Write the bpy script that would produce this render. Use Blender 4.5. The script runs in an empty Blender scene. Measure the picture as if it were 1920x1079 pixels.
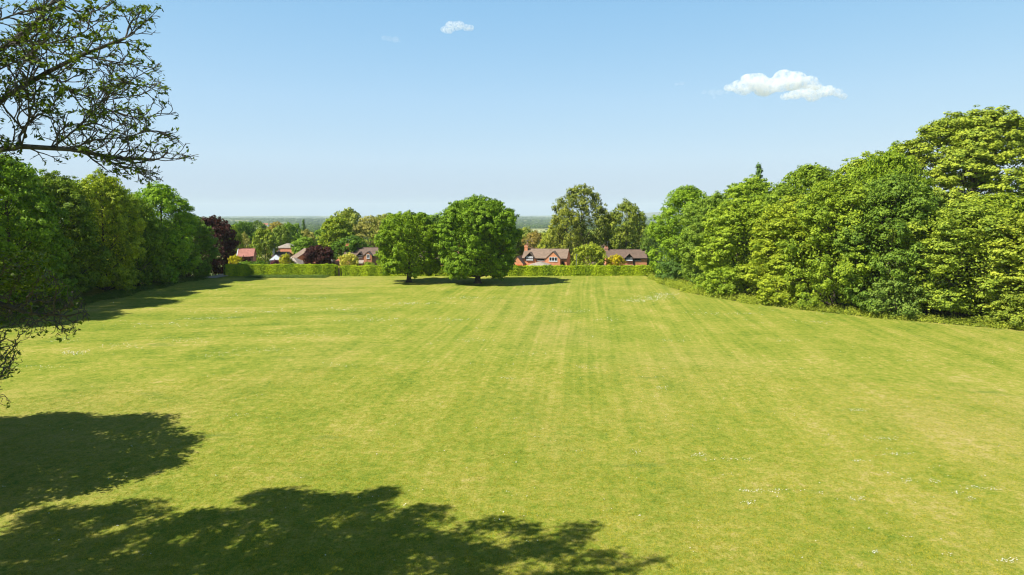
import bpy, math, random
import numpy as np
from mathutils import Vector, kdtree
R = math.radians
PI = math.pi
S = bpy.context.scene
C = S.collection

# ------------------------------------------------------------------ camera, sky, sun, exposure
CAM_H = 13.0
PITCH = R(6.35)
cam_d = bpy.data.cameras.new('camera'); cam = bpy.data.objects.new('camera', cam_d); C.objects.link(cam)
cam_d.lens = 24; cam_d.sensor_width = 36; cam_d.clip_end = 60000; cam_d.clip_start = 0.1
cam.location = (0, 0, CAM_H); cam.rotation_euler = (PI/2 - PITCH, 0, 0)
S.camera = cam
SUN_DIR = np.array([0.915, 0.403]); SUN_EL = R(48)
w = bpy.data.worlds.new('World'); S.world = w; w.use_nodes = True
nt = w.node_tree; nt.nodes.clear()
o_ = nt.nodes.new('ShaderNodeOutputWorld'); bg = nt.nodes.new('ShaderNodeBackground')
sky = nt.nodes.new('ShaderNodeTexSky'); sky.sky_type = 'NISHITA'; sky.sun_disc = False
sky.sun_elevation = SUN_EL; sky.sun_rotation = math.atan2(-SUN_DIR[0], -SUN_DIR[1])
sky.air_density = 1.0; sky.dust_density = 0.6; sky.ozone_density = 2.2; sky.altitude = 50
hs = nt.nodes.new('ShaderNodeHueSaturation'); hs.inputs['Saturation'].default_value = 1.15; hs.inputs['Hue'].default_value = 0.5
nt.links.new(sky.outputs[0], hs.inputs['Color']); sc_ = nt.nodes.new('ShaderNodeSeparateColor'); cc_ = nt.nodes.new('ShaderNodeCombineColor'); nt.links.new(hs.outputs[0], sc_.inputs[0])
for i_, (pw, gn) in enumerate(((0.46, 1.25), (0.26, 2.18), (0.05, 3.95))):      # exposure curve of each channel
    a_ = nt.nodes.new('ShaderNodeMath'); a_.operation = 'POWER'; nt.links.new(sc_.outputs[i_], a_.inputs[0]); a_.inputs[1].default_value = pw
    b_ = nt.nodes.new('ShaderNodeMath'); b_.operation = 'MULTIPLY'; nt.links.new(a_.outputs[0], b_.inputs[0]); b_.inputs[1].default_value = gn
    nt.links.new(b_.outputs[0], cc_.inputs[i_])
# the sky deepens towards the zenith
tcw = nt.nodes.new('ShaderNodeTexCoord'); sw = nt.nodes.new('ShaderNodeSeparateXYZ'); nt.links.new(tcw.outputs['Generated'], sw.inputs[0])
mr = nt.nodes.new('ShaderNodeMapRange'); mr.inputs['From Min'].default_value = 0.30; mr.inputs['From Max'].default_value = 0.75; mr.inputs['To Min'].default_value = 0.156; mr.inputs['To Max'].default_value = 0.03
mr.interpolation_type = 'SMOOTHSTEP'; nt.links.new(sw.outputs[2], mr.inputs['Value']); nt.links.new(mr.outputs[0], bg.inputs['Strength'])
# thin milky air low in the sky
cr_ = nt.nodes.new('ShaderNodeValToRGB'); nt.links.new(sw.outputs[2], cr_.inputs[0]); el_ = cr_.color_ramp.elements
for q_ in range(3): el_.new(0.5)
for q_, (p_, c_) in enumerate(((0.0, (.77, .75, .73)), (0.02, (.77, .75, .73)), (0.075, (.945, .875, .825)), (0.155, (.955, .87, .835)), (0.30, (.77, .77, .77)))):
    el_[q_].position = p_; el_[q_].color = (*c_, 1)
mm_ = nt.nodes.new('ShaderNodeMix'); mm_.data_type = 'RGBA'; mm_.blend_type = 'MULTIPLY'; mm_.inputs[0].default_value = 1
nt.links.new(cc_.outputs[0], mm_.inputs[6]); nt.links.new(cr_.outputs[0], mm_.inputs[7]); nt.links.new(mm_.outputs[2], bg.inputs['Color'])
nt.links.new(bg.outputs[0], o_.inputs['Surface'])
bg.inputs['Strength'].default_value = 0.12
sd = bpy.data.lights.new('sun', 'SUN'); sd.energy = 5.0; sd.angle = R(0.42); sd.color = (1.0, 0.965, 0.90)
sun = bpy.data.objects.new('sun', sd); C.objects.link(sun)
ce = math.cos(SUN_EL)
LD = Vector((SUN_DIR[0]*ce, SUN_DIR[1]*ce, -math.sin(SUN_EL)))
sun.rotation_euler = LD.to_track_quat('-Z', 'Y').to_euler(); sun.location = (-40, -20, 60)
S.view_settings.view_transform = 'Standard'; S.view_settings.look = 'None'
S.view_settings.exposure = 0.75; S.view_settings.gamma = 1
cy = S.cycles
cy.max_bounces = 12; cy.diffuse_bounces = 3; cy.glossy_bounces = 2; cy.transmission_bounces = 4
cy.pixel_filter_type = 'BLACKMAN_HARRIS'; cy.filter_width = 1.15
cy.volume_bounces = 12; cy.transparent_max_bounces = 8
cy.volume_step_rate = 1.0; cy.volume_max_steps = 256

# ------------------------------------------------------------------ helpers
def ray(px, py):                      # photo pixel (1920 wide) -> direction with y = 1
    a = (px-960)/1280; b = -(py-539.5)/1280
    y = math.cos(PITCH) + b*math.sin(PITCH); z = -math.sin(PITCH) + b*math.cos(PITCH)
    return a/y, z/y
def G(px, py, z=0.0):
    a, b = ray(px, py); d = (z-CAM_H)/b
    return a*d, d
def at(px, py, d):
    a, b = ray(px, py); return (a*d, d, CAM_H + b*d)
def zat(py, d, px=960): return CAM_H + ray(px, py)[1]*d
def xat(px, d, py=480): return ray(px, py)[0]*d

KN = [(-1e3, -0.13), (139, -0.13), (146, -1.4), (155, -3.2), (185, -4.0), (300, -9), (600, -22), (1500, -40), (3000, -50), (12000, -88), (1e6, -95)]
def hz(x, y):
    q = (np.abs(x)**4 + np.abs(y)**4)**0.25
    z = np.interp(q, [k[0] for k in KN], [k[1] for k in KN])
    far = np.clip((q-1500)/2000, 0, 1)
    z = z + far*(7*np.sin(x/900+1)*np.cos(y/1300) + 5*np.sin(y/640+x/1500))
    return z
def lawn_z(x, y):
    return 0.05 + 0.07*np.sin(x/11+0.6)*np.cos(y/17) + 0.05*np.sin(y/7.3+x/23) 
def gz(x, y): return float(hz(np.float64(x), np.float64(y)))

def tag(o, label=None, cat=None, group=None, kind=None):
    if label: o['label'] = label
    if cat: o['category'] = cat
    if group: o['group'] = group
    if kind: o['kind'] = kind
    return o
def empty(name, loc, rz=0, parent=None):
    o = bpy.data.objects.new(name, None); C.objects.link(o); o.location = loc; o.rotation_euler = (0, 0, rz)
    o.empty_display_size = 0.3
    if parent: o.parent = parent
    return o
def mesh_obj(name, me, mat=None, parent=None):
    o = bpy.data.objects.new(name, me); C.objects.link(o)
    if mat and not me.materials: me.materials.append(mat)
    if parent: o.parent = parent
    return o
def np_mesh(name, V, F, nper, tint=None, smooth=False, mats=None, mat_idx=None):
    """V (n,3); F (m,nper) index array"""
    me = bpy.data.meshes.new(name)
    me.vertices.add(len(V)); me.vertices.foreach_set('co', np.asarray(V, np.float32).ravel())
    m = len(F); me.loops.add(m*nper); me.loops.foreach_set('vertex_index', np.asarray(F, np.int32).ravel())
    me.polygons.add(m); me.polygons.foreach_set('loop_start', np.arange(0, m*nper, nper, dtype=np.int32))
    if mat_idx is not None: me.polygons.foreach_set('material_index', np.asarray(mat_idx, np.int32))
    me.update(calc_edges=True)
    if smooth: me.polygons.foreach_set('use_smooth', np.ones(m, bool))
    if tint is not None:
        a = me.attributes.new('tint', 'FLOAT', 'FACE'); a.data.foreach_set('value', np.asarray(tint, np.float32))
    for mt in (mats or []): me.materials.append(mt)
    me.validate()
    return me
def unit(v): return v/np.maximum(np.linalg.norm(v, axis=-1, keepdims=True), 1e-9)
def rdirs(rng, n): return unit(rng.normal(size=(n, 3)))

def leaf_quads(rng, c, nrm, size, aspect=0.62, droop=0.0):
    """kite leaf faces around centres c with normals nrm"""
    n = len(c)
    t = np.cross(nrm, rdirs(rng, n)); t = unit(t)
    if droop: t = unit(t*(1-droop) + np.array([0, 0, -droop])); 
    b = unit(np.cross(nrm, t))
    L = (size*rng.uniform(0.7, 1.3, n))[:, None]; W = L*aspect
    fold = nrm*L*0.10
    V = np.empty((n, 4, 3))
    V[:, 0] = c - t*L*0.5; V[:, 1] = c + b*W*0.5 + t*L*0.08 - fold; V[:, 2] = c + t*L*0.5; V[:, 3] = c - b*W*0.5 + t*L*0.08 - fold
    F = np.arange(n*4).reshape(n, 4)
    return V.reshape(-1, 3), F

def tubes(paths, sides=6):
    """paths: list of (pts (k,3), radii (k,))"""
    Vs, Fs, off = [], [], 0
    an = np.linspace(0, 2*PI, sides, endpoint=False)
    for pts, rad in paths:
        pts = np.asarray(pts, float); rad = np.asarray(rad, float); k = len(pts)
        tg = np.gradient(pts, axis=0); tg = unit(tg)
        ref = np.array([0.31, 0.9, 0.2]); 
        u = unit(np.cross(tg, ref)); v = np.cross(tg, u)
        ring = pts[:, None] + rad[:, None, None]*(np.cos(an)[None, :, None]*u[:, None] + np.sin(an)[None, :, None]*v[:, None])
        Vs.append(ring.reshape(-1, 3))
        i = np.arange(k-1)[:, None]*sides; j = np.arange(sides)[None]; j2 = (j+1) % sides
        f = np.stack([i+j, i+j2, i+sides+j2, i+sides+j], -1).reshape(-1, 4) + off
        Fs.append(f); off += k*sides
    return np.vstack(Vs), np.vstack(Fs)

# ------------------------------------------------------------------ materials
def new_mat(name):
    m = bpy.data.materials.new(name); m.use_nodes = True; t = m.node_tree; t.nodes.clear()
    out = t.nodes.new('ShaderNodeOutputMaterial')
    return m, t, out
def N(t, typ, **kw):
    n = t.nodes.new(typ)
    for k, v in kw.items():
        if hasattr(n, k): setattr(n, k, v)
        else: n.inputs[k].default_value = v
    return n
def mix(t, a, b, f, blend='MIX'):
    n = t.nodes.new('ShaderNodeMix'); n.data_type = 'RGBA'; n.blend_type = blend; n.clamp_factor = True
    for s, v in ((n.inputs[6], a), (n.inputs[7], b), (n.inputs[0], f)):
        if isinstance(v, bpy.types.NodeSocket): t.links.new(v, s)
        elif isinstance(v, (int, float)): s.default_value = v
        else: s.default_value = (*v, 1)
    return n.outputs[2]
def math_n(t, op, a, b=None, c=None, clamp=False):
    n = t.nodes.new('ShaderNodeMath'); n.operation = op; n.use_clamp = clamp
    for i, v in enumerate((a, b, c)):
        if v is None: continue
        if isinstance(v, bpy.types.NodeSocket): t.links.new(v, n.inputs[i])
        else: n.inputs[i].default_value = v
    return n.outputs[0]
def ramp(t, fac, stops):
    n = t.nodes.new('ShaderNodeValToRGB'); e = n.color_ramp.elements
    while len(e) < len(stops): e.new(0.5)
    for i, (p, c) in enumerate(stops):
        e[i].position = p; e[i].color = (*c, 1) if isinstance(c, (tuple, list)) else (c, c, c, 1)
    t.links.new(fac, n.inputs[0]); return n.outputs[0]
def noise(t, vec, scale, detail=4, rough=0.55, dist=0.0):
    n = t.nodes.new('ShaderNodeTexNoise'); n.inputs['Scale'].default_value = scale; n.inputs['Detail'].default_value = detail
    n.inputs['Roughness'].default_value = rough; n.inputs['Distortion'].default_value = dist
    if vec is not None: t.links.new(vec, n.inputs['Vector'])
    return n.outputs['Fac']
def mapped(t, sc, rz=0, loc=(0, 0, 0), kind='Object'):
    tc = t.nodes.new('ShaderNodeTexCoord'); mp = t.nodes.new('ShaderNodeMapping')
    mp.inputs['Scale'].default_value = sc; mp.inputs['Rotation'].default_value = (0, 0, rz); mp.inputs['Location'].default_value = loc
    t.links.new(tc.outputs[kind], mp.inputs[0]); return mp.outputs[0]

def leaf_material(name, transl=0.24, spread=1.0, rough=0.55):
    m, t, out = new_mat(name)
    oi = N(t, 'ShaderNodeObjectInfo'); at_ = N(t, 'ShaderNodeAttribute', attribute_name='tint')
    tc = N(t, 'ShaderNodeTexCoord')
    nz = noise(t, tc.outputs['Object'], 0.55, 3)
    f = math_n(t, 'ADD', math_n(t, 'MULTIPLY', at_.outputs['Fac'], 0.65), math_n(t, 'MULTIPLY', nz, 0.5))
    dark = mix(t, oi.outputs['Color'], (0.72, 0.86, 0.62), 1.0, 'MULTIPLY')
    lite = mix(t, oi.outputs['Color'], (2.75, 2.3, 1.3), 1.0, 'MULTIPLY')
    col = mix(t, dark, lite, math_n(t, 'MULTIPLY_ADD', f, 1.6*spread, 0.5-0.9*spread, clamp=True))
    p = N(t, 'ShaderNodeBsdfPrincipled'); p.inputs['Roughness'].default_value = rough
    p.inputs['Specular IOR Level'].default_value = 0.14
    t.links.new(col, p.inputs['Base Color'])
    tr = N(t, 'ShaderNodeBsdfTranslucent'); t.links.new(mix(t, col, (1.15, 1.25, 0.5), 1.0, 'MULTIPLY'), tr.inputs['Color'])
    ms = N(t, 'ShaderNodeMixShader'); ms.inputs[0].default_value = transl
    t.links.new(p.outputs[0], ms.inputs[1]); t.links.new(tr.outputs[0], ms.inputs[2]); t.links.new(ms.outputs[0], out.inputs[0])
    return m
def simple_mat(name, col, rough=0.7, var=0.15, scale=3.0, bump=0.0, spec=0.4, metal=0):
    m, t, out = new_mat(name); p = N(t, 'ShaderNodeBsdfPrincipled')
    tc = N(t, 'ShaderNodeTexCoord'); nz = noise(t, tc.outputs['Object'], scale, 6, 0.6)
    a = tuple(max(0, c*(1-var)) for c in col); b = tuple(c*(1+var) for c in col)
    t.links.new(ramp(t, nz, [(0.3, a), (0.7, b)]), p.inputs['Base Color'])
    p.inputs['Roughness'].default_value = rough; p.inputs['Specular IOR Level'].default_value = spec; p.inputs['Metallic'].default_value = metal
    if bump:
        bn = N(t, 'ShaderNodeBump'); bn.inputs['Strength'].default_value = bump; bn.inputs['Distance'].default_value = 0.05
        t.links.new(noise(t, tc.outputs['Object'], scale*6, 6), bn.inputs['Height']); t.links.new(bn.outputs[0], p.inputs['Normal'])
    t.links.new(p.outputs[0], out.inputs[0]); return m
M = {}
M['leaf'] = leaf_material('foliage')
M['leaf_near'] = leaf_material('near_foliage', transl=0.30, rough=0.45)
M['bark'] = simple_mat('bark', (0.075, 0.058, 0.042), 0.9, 0.45, 2.5, 0.8, 0.2)
M['bark_grey'] = simple_mat('lichen_bark', (0.085, 0.075, 0.062), 0.85, 0.5, 6, 0.6, 0.25)
M['hedge_core'] = simple_mat('hedge_twigs', (0.035, 0.045, 0.015), 0.9, 0.4, 4)
M['frame_white'] = simple_mat('white_window_frame', (0.8, 0.8, 0.78), 0.4, 0.03)
M['frame_dark'] = simple_mat('dark_brown_timber', (0.035, 0.022, 0.016), 0.55, 0.2)
M['render_white'] = simple_mat('white_render', (0.72, 0.71, 0.68), 0.8, 0.06)
M['render_pale'] = simple_mat('pale_glazing_panels', (0.50, 0.52, 0.54), 0.35, 0.08)
M['door_red'] = simple_mat('red_painted_door', (0.55, 0.06, 0.025), 0.5, 0.1)
M['lead'] = simple_mat('grey_metal', (0.2, 0.2, 0.21), 0.45, 0.15, metal=0.3)
M['path'] = simple_mat('pale_gravel_path', (0.42, 0.35, 0.29), 0.9, 0.2, 2)
M['wood'] = simple_mat('weathered_wood', (0.2, 0.15, 0.11), 0.8, 0.25)

def brick_mat(name, base):
    m, t, out = new_mat(name); p = N(t, 'ShaderNodeBsdfPrincipled'); p.inputs['Roughness'].default_value = 0.85
    v = mapped(t, (1, 1, 1), kind='Object')
    # swizzle so bricks run along walls in both directions
    sx = N(t, 'ShaderNodeSeparateXYZ'); t.links.new(v, sx.inputs[0]); cx = N(t, 'ShaderNodeCombineXYZ')
    t.links.new(math_n(t, 'ADD', sx.outputs[0], sx.outputs[1]), cx.inputs[0]); t.links.new(sx.outputs[2], cx.inputs[1])
    b = N(t, 'ShaderNodeTexBrick'); b.inputs['Scale'].default_value = 1.0
    b.inputs['Brick Width'].default_value = 0.225; b.inputs['Row Height'].default_value = 0.075; b.inputs['Mortar Size'].default_value = 0.006
    b.inputs['Color1'].default_value = (*[c*1.2 for c in base], 1); b.inputs['Color2'].default_value = (*[c*0.8 for c in base], 1)
    b.inputs['Mortar'].default_value = (0.42, 0.36, 0.3, 1); t.links.new(cx.outputs[0], b.inputs['Vector'])
    nz = noise(t, v, 0.9, 5)
    t.links.new(mix(t, b.outputs[0], (0.78, 0.72, 0.7), ramp(t, nz, [(0.4, 0.0), (0.75, 0.8)]), 'MULTIPLY'), p.inputs['Base Color'])
    t.links.new(p.outputs[0], out.inputs[0]); return m
M['brick'] = brick_mat('orange_red_brick', (0.74, 0.265, 0.09))
M['brick_pink'] = brick_mat('pinkish_brick', (0.55, 0.25, 0.15))
def tile_mat(name, base):
    m, t, out = new_mat(name); p = N(t, 'ShaderNodeBsdfPrincipled'); p.inputs['Roughness'].default_value = 0.8
    v = mapped(t, (1, 1, 1)); b = N(t, 'ShaderNodeTexBrick'); b.inputs['Scale'].default_value = 1
    b.inputs['Brick Width'].default_value = 0.3; b.inputs['Row Height'].default_value = 0.28; b.inputs['Mortar Size'].default_value = 0.012
    b.inputs['Color1'].default_value = (*[c*1.12 for c in base], 1); b.inputs['Color2'].default_value = (*[c*0.86 for c in base], 1)
    b.inputs['Mortar'].default_value = (*[c*0.45 for c in base], 1); t.links.new(v, b.inputs['Vector'])
    nz = noise(t, v, 0.7, 6, 0.65)
    t.links.new(mix(t, b.outputs[0], (0.7, 0.72, 0.62), ramp(t, nz, [(0.4, 0.0), (0.7, 0.7)]), 'MULTIPLY'), p.inputs['Base Color'])
    t.links.new(p.outputs[0], out.inputs[0]); return m
M['roof_brown'] = tile_mat('brown_grey_roof_tiles', (0.25, 0.172, 0.120))
M['roof_dark'] = tile_mat('dark_brown_roof_tiles', (0.17, 0.11, 0.08))
M['roof_pale'] = tile_mat('pale_grey_roof_tiles', (0.36, 0.305, 0.25))
M['roof_red'] = tile_mat('red_clay_roof_tiles', (0.42, 0.17, 0.13))
M['roof_orange'] = tile_mat('orange_roof_tiles', (0.42, 0.15, 0.07))
m, t, out = new_mat('window_glass'); p = N(t, 'ShaderNodeBsdfPrincipled'); p.inputs['Base Color'].default_value = (0.02, 0.025, 0.03, 1)
p.inputs['Roughness'].default_value = 0.06; p.inputs['Specular IOR Level'].default_value = 0.8
t.links.new(p.outputs[0], out.inputs[0]); M['glass'] = m
m, t, out = new_mat('curtained_glass'); p = N(t, 'ShaderNodeBsdfPrincipled'); p.inputs['Base Color'].default_value = (0.55, 0.56, 0.58, 1)
p.inputs['Roughness'].default_value = 0.15; t.links.new(p.outputs[0], out.inputs[0]); M['glass_lace'] = m

# lawn: mown stripes, dry patches, fine turf
STRIPE_AZ = math.atan((1105-960)/1280)
m, t, out = new_mat('mown_turf'); p = N(t, 'ShaderNodeBsdfPrincipled'); p.inputs['Roughness'].default_value = 0.85; p.inputs['Specular IOR Level'].default_value = 0.04
pos = mapped(t, (1, 1, 1))
v = mapped(t, (1, 1, 1), rz=STRIPE_AZ)
warp = noise(t, mapped(t, (0.018, 0.012, 1)), 1.0, 2)
sep = N(t, 'ShaderNodeSeparateXYZ'); t.links.new(v, sep.inputs[0])
u = math_n(t, 'ADD', sep.outputs[0], math_n(t, 'MULTIPLY', warp, 2.2))
uv = N(t, 'ShaderNodeCombineXYZ'); t.links.new(u, uv.inputs[0]); t.links.new(math_n(t, 'MULTIPLY', sep.outputs[1], 0.014), uv.inputs[1])
# across the left of the field the mower ran side to side
sp0 = N(t, 'ShaderNodeSeparateXYZ'); t.links.new(pos, sp0.inputs[0])
v2 = math_n(t, 'ADD', math_n(t, 'ADD', sp0.outputs[1], math_n(t, 'MULTIPLY', sp0.outputs[0], -0.16)), math_n(t, 'MULTIPLY', warp, 14.0))
uv2 = N(t, 'ShaderNodeCombineXYZ'); t.links.new(math_n(t, 'MULTIPLY', sp0.outputs[0], 0.035), uv2.inputs[0]); t.links.new(v2, uv2.inputs[1])
wl = math_n(t, 'MULTIPLY', math_n(t, 'MULTIPLY_ADD', sp0.outputs[0], -1/22, -0.25, clamp=True), math_n(t, 'MULTIPLY_ADD', sp0.outputs[1], 1/30, -1.1, clamp=True))
def mixv(a, b): return math_n(t, 'ADD', math_n(t, 'MULTIPLY', a, math_n(t, 'SUBTRACT', 1.0, wl)), math_n(t, 'MULTIPLY', b, wl))
band = mixv(noise(t, uv.outputs[0], 0.55, 3, 0.6), noise(t, uv2.outputs[0], 0.20, 3, 0.6))
band2 = mixv(noise(t, uv.outputs[0], 2.1, 2, 0.6), noise(t, uv2.outputs[0], 0.7, 2, 0.6))
big = noise(t, mapped(t, (1, 0.55, 1)), 0.035, 4, 0.55)
mid = noise(t, mapped(t, (1, 0.7, 1), loc=(7, 3, 0)), 0.22, 6, 0.65)
fine = noise(t, pos, 1.6, 8, 0.82)
tiny = noise(t, pos, 8.5, 5, 0.85)
nearw = math_n(t, 'MULTIPLY_ADD', sp0.outputs[1], 1/45, -0.5, clamp=True)
green = (0.226, 0.262, 0.030); dgreen = (0.132, 0.194, 0.021); yell = (0.355, 0.322, 0.062); straw = (0.50, 0.385, 0.16)
amp = math_n(t, 'MULTIPLY_ADD', nearw, 0.65, 0.35)
st = math_n(t, 'ADD', math_n(t, 'MULTIPLY', math_n(t, 'SUBTRACT', band, 0.5), 0.46), math_n(t, 'MULTIPLY', math_n(t, 'SUBTRACT', band2, 0.5), 0.34))
f = math_n(t, 'ADD', math_n(t, 'MULTIPLY', st, amp), math_n(t, 'MULTIPLY_ADD', mid, 0.55, 0.355))
f = math_n(t, 'ADD', f, math_n(t, 'MULTIPLY', math_n(t, 'SUBTRACT', fine, 0.5), 1.25))
c1 = ramp(t, f, [(0.42, dgreen), (0.58, green), (0.76, yell), (0.95, straw)])
# dry ground in the middle and to the right
dry = math_n(t, 'MULTIPLY', math_n(t, 'MULTIPLY_ADD', sp0.outputs[0], 1/22, -0.25, clamp=True), math_n(t, 'MULTIPLY_ADD', sp0.outputs[1], -1/40, 1.9, clamp=True))
f = math_n(t, 'ADD', f, math_n(t, 'MULTIPLY', dry, 0.085))
c1 = ramp(t, f, [(0.42, dgreen), (0.58, green), (0.76, yell), (0.95, straw)])
c2 = mix(t, c1, (0.39, 0.315, 0.095), math_n(t, 'MULTIPLY', ramp(t, big, [(0.50, 0.0), (0.68, 1.0)]), ramp(t, f, [(0.45, 0.15), (0.75, 0.75)])))
c3 = mix(t, c2, (0.50, 0.62, 0.42), ramp(t, tiny, [(0.36, 1.0), (0.53, 0.0)]), 'MULTIPLY')
c4 = mix(t, c3, (0.46, 0.44, 0.15), ramp(t, tiny, [(0.56, 0.0), (0.72, 0.6)]))
clov = noise(t, mapped(t, (0.35, 1, 1), loc=(5, 9, 0)), 0.33, 5, 0.6)
c4 = mix(t, c4, (0.105, 0.165, 0.035), ramp(t, clov, [(0.63, 0.0), (0.73, 0.6)]))
bare = noise(t, mapped(t, (1, 1, 1), loc=(31, 17, 0)), 0.9, 6, 0.75)
c5 = mix(t, c4, (0.20, 0.15, 0.09), ramp(t, bare, [(0.735, 0.0), (0.78, 0.8)]))
t.links.new(c5, p.inputs['Base Color'])
bn = N(t, 'ShaderNodeBump'); bn.inputs['Strength'].default_value = 0.9; bn.inputs['Distance'].default_value = 0.05
t.links.new(math_n(t, 'ADD', math_n(t, 'MULTIPLY', tiny, 0.8), fine), bn.inputs['Height']); t.links.new(bn.outputs[0], p.inputs['Normal'])
t.links.new(p.outputs[0], out.inputs[0]); M['lawn'] = m

m, t, out = new_mat('countryside_ground'); p = N(t, 'ShaderNodeBsdfPrincipled'); p.inputs['Roughness'].default_value = 0.9; p.inputs['Specular IOR Level'].default_value = 0.1
v = mapped(t, (1, 1, 1)); vo = N(t, 'ShaderNodeTexVoronoi'); vo.inputs['Scale'].default_value = 0.0042; t.links.new(v, vo.inputs['Vector'])
sepc = N(t, 'ShaderNodeSeparateColor'); t.links.new(vo.outputs['Color'], sepc.inputs[0])
fld = ramp(t, sepc.outputs[0], [(0.0, (0.045, 0.075, 0.02)), (0.45, (0.07, 0.105, 0.025)), (0.75, (0.10, 0.14, 0.035)), (0.9, (0.30, 0.28, 0.09))])
near = ramp(t, noise(t, v, 0.25, 6), [(0.3, (0.05, 0.075, 0.02)), (0.7, (0.11, 0.14, 0.035))])
ln = N(t, 'ShaderNodeVectorMath'); ln.operation = 'LENGTH'; t.links.new(v, ln.inputs[0])
t.links.new(mix(t, near, fld, math_n(t, 'MULTIPLY_ADD', ln.outputs['Value'], 1/150, -1.6, clamp=True)), p.inputs['Base Color'])
t.links.new(p.outputs[0], out.inputs[0]); M['ground'] = m

# ------------------------------------------------------------------ ground, lawn, hills
nr, na = 230, 288
rr = np.concatenate([[0.5], np.geomspace(4, 16000, nr-1)]); aa = np.linspace(0, 2*PI, na, endpoint=False)
RRr, AA = np.meshgrid(rr, aa, indexing='ij'); X = RRr*np.cos(AA); Y = RRr*np.sin(AA); Z = hz(X, Y)
V = np.stack([X, Y, Z], -1).reshape(-1, 3)
i = np.arange(nr-1)[:, None]*na; j = np.arange(na)[None]; j2 = (j+1) % na
F = np.stack([i+j, i+na+j, i+na+j2, i+j2], -1).reshape(-1, 4)
F = np.vstack([F, [[0, 96, 192, 287]]])
ground = mesh_obj('ground', np_mesh('ground', V, F, 4, smooth=True), M['ground'])
tag(ground, kind='structure')

def edge_x(y):                     # right margin of the mown field as a function of depth
    return float(np.interp(y, [-30, 30, 60, 73, 82, 95, 108, 121, 138], [120, 110, 76, 57, 45, 34, 28.5, 27, 27]))
def grid_mesh(name, x0, x1, y0, y1, nx, ny, zf, xr=None):
    xs = np.linspace(0, 1, nx); ys = np.linspace(y0, y1, ny)
    YY, TT = np.meshgrid(ys, xs, indexing='ij')
    XR = np.array([xr(q) if xr else x1 for q in ys])[:, None]
    XX = x0 + (XR - x0)*TT
    V = np.stack([XX, YY, zf(XX, YY)], -1).reshape(-1, 3)
    i = np.arange(ny-1)[:, None]*nx; j = np.arange(nx-1)[None]
    F = np.stack([i+j, i+j+1, i+nx+j+1, i+nx+j], -1).reshape(-1, 4)
    return np_mesh(name, V, F, 4, smooth=True)
lawn = mesh_obj('lawn', grid_mesh('lawn', -76, 60, -40, 138.5, 90, 120, lawn_z, edge_x), M['lawn'])
tag(lawn, kind='structure')

m, t, out = new_mat('moorland'); p = N(t, 'ShaderNodeBsdfPrincipled'); p.inputs['Roughness'].default_value = 0.95
t.links.new(ramp(t, noise(t, mapped(t, (1, 1, 1)), 0.002, 6), [(0.35, (0.07, 0.08, 0.03)), (0.65, (0.16, 0.14, 0.07))]), p.inputs['Base Color'])
t.links.new(p.outputs[0], out.inputs[0])
xs = np.linspace(0, 1, 120); prof = 205*np.sin(np.clip(xs, 0, 1)*PI)**0.8 * (0.8+0.13*np.sin(xs*9)+0.05*np.sin(xs*31))
x0, x1, yh = xat(1160, 13500), xat(2300, 13500), 13500
ny = 14; VV = []
for k in range(ny):
    s = k/(ny-1); hgt = math.sin(s*PI)**0.9
    for q, xx in enumerate(xs): VV.append((x0+(x1-x0)*xx, yh+(s-0.5)*2600, -95 + (prof[q]+48)*hgt + 6*math.sin(q*.7+k)))
i = np.arange(ny-1)[:, None]*120; j = np.arange(119)[None]
hills = mesh_obj('hills', np_mesh('hills', np.array(VV), np.stack([i+j, i+j+1, i+121+j, i+120+j], -1).reshape(-1, 4), 4, smooth=True), m)
tag(hills, kind='structure')

M['hay'] = simple_mat('pale_hay_meadow', (0.36, 0.36, 0.13), 0.9, 0.15, 0.01)
for pa, pb, ya, yb in ((972, 1035, 1500, 2300), (1185, 1250, 1500, 2450), (470, 512, 2100, 2480)):
    fm = grid_mesh('field', xat(pa, 1), 0, ya, yb, 20, 20, lambda x, y: hz(x, y)*0, None)
    co = np.empty(len(fm.vertices)*3, np.float32); fm.vertices.foreach_get('co', co); co = co.reshape(-1, 3)
    tt_ = (co[:, 0]-co[:, 0].min())/(co[:, 0].max()-co[:, 0].min()); co[:, 0] = co[:, 1]*(xat(pa, 1)+(xat(pb, 1)-xat(pa, 1))*tt_)+25*np.sin(co[:, 1]/130); co[:, 2] = hz(co[:, 0], co[:, 1])+0.5
    fm.vertices.foreach_set('co', co.ravel()); fm.update(); tag(mesh_obj('field', fm, M['hay']), kind='structure')

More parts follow.
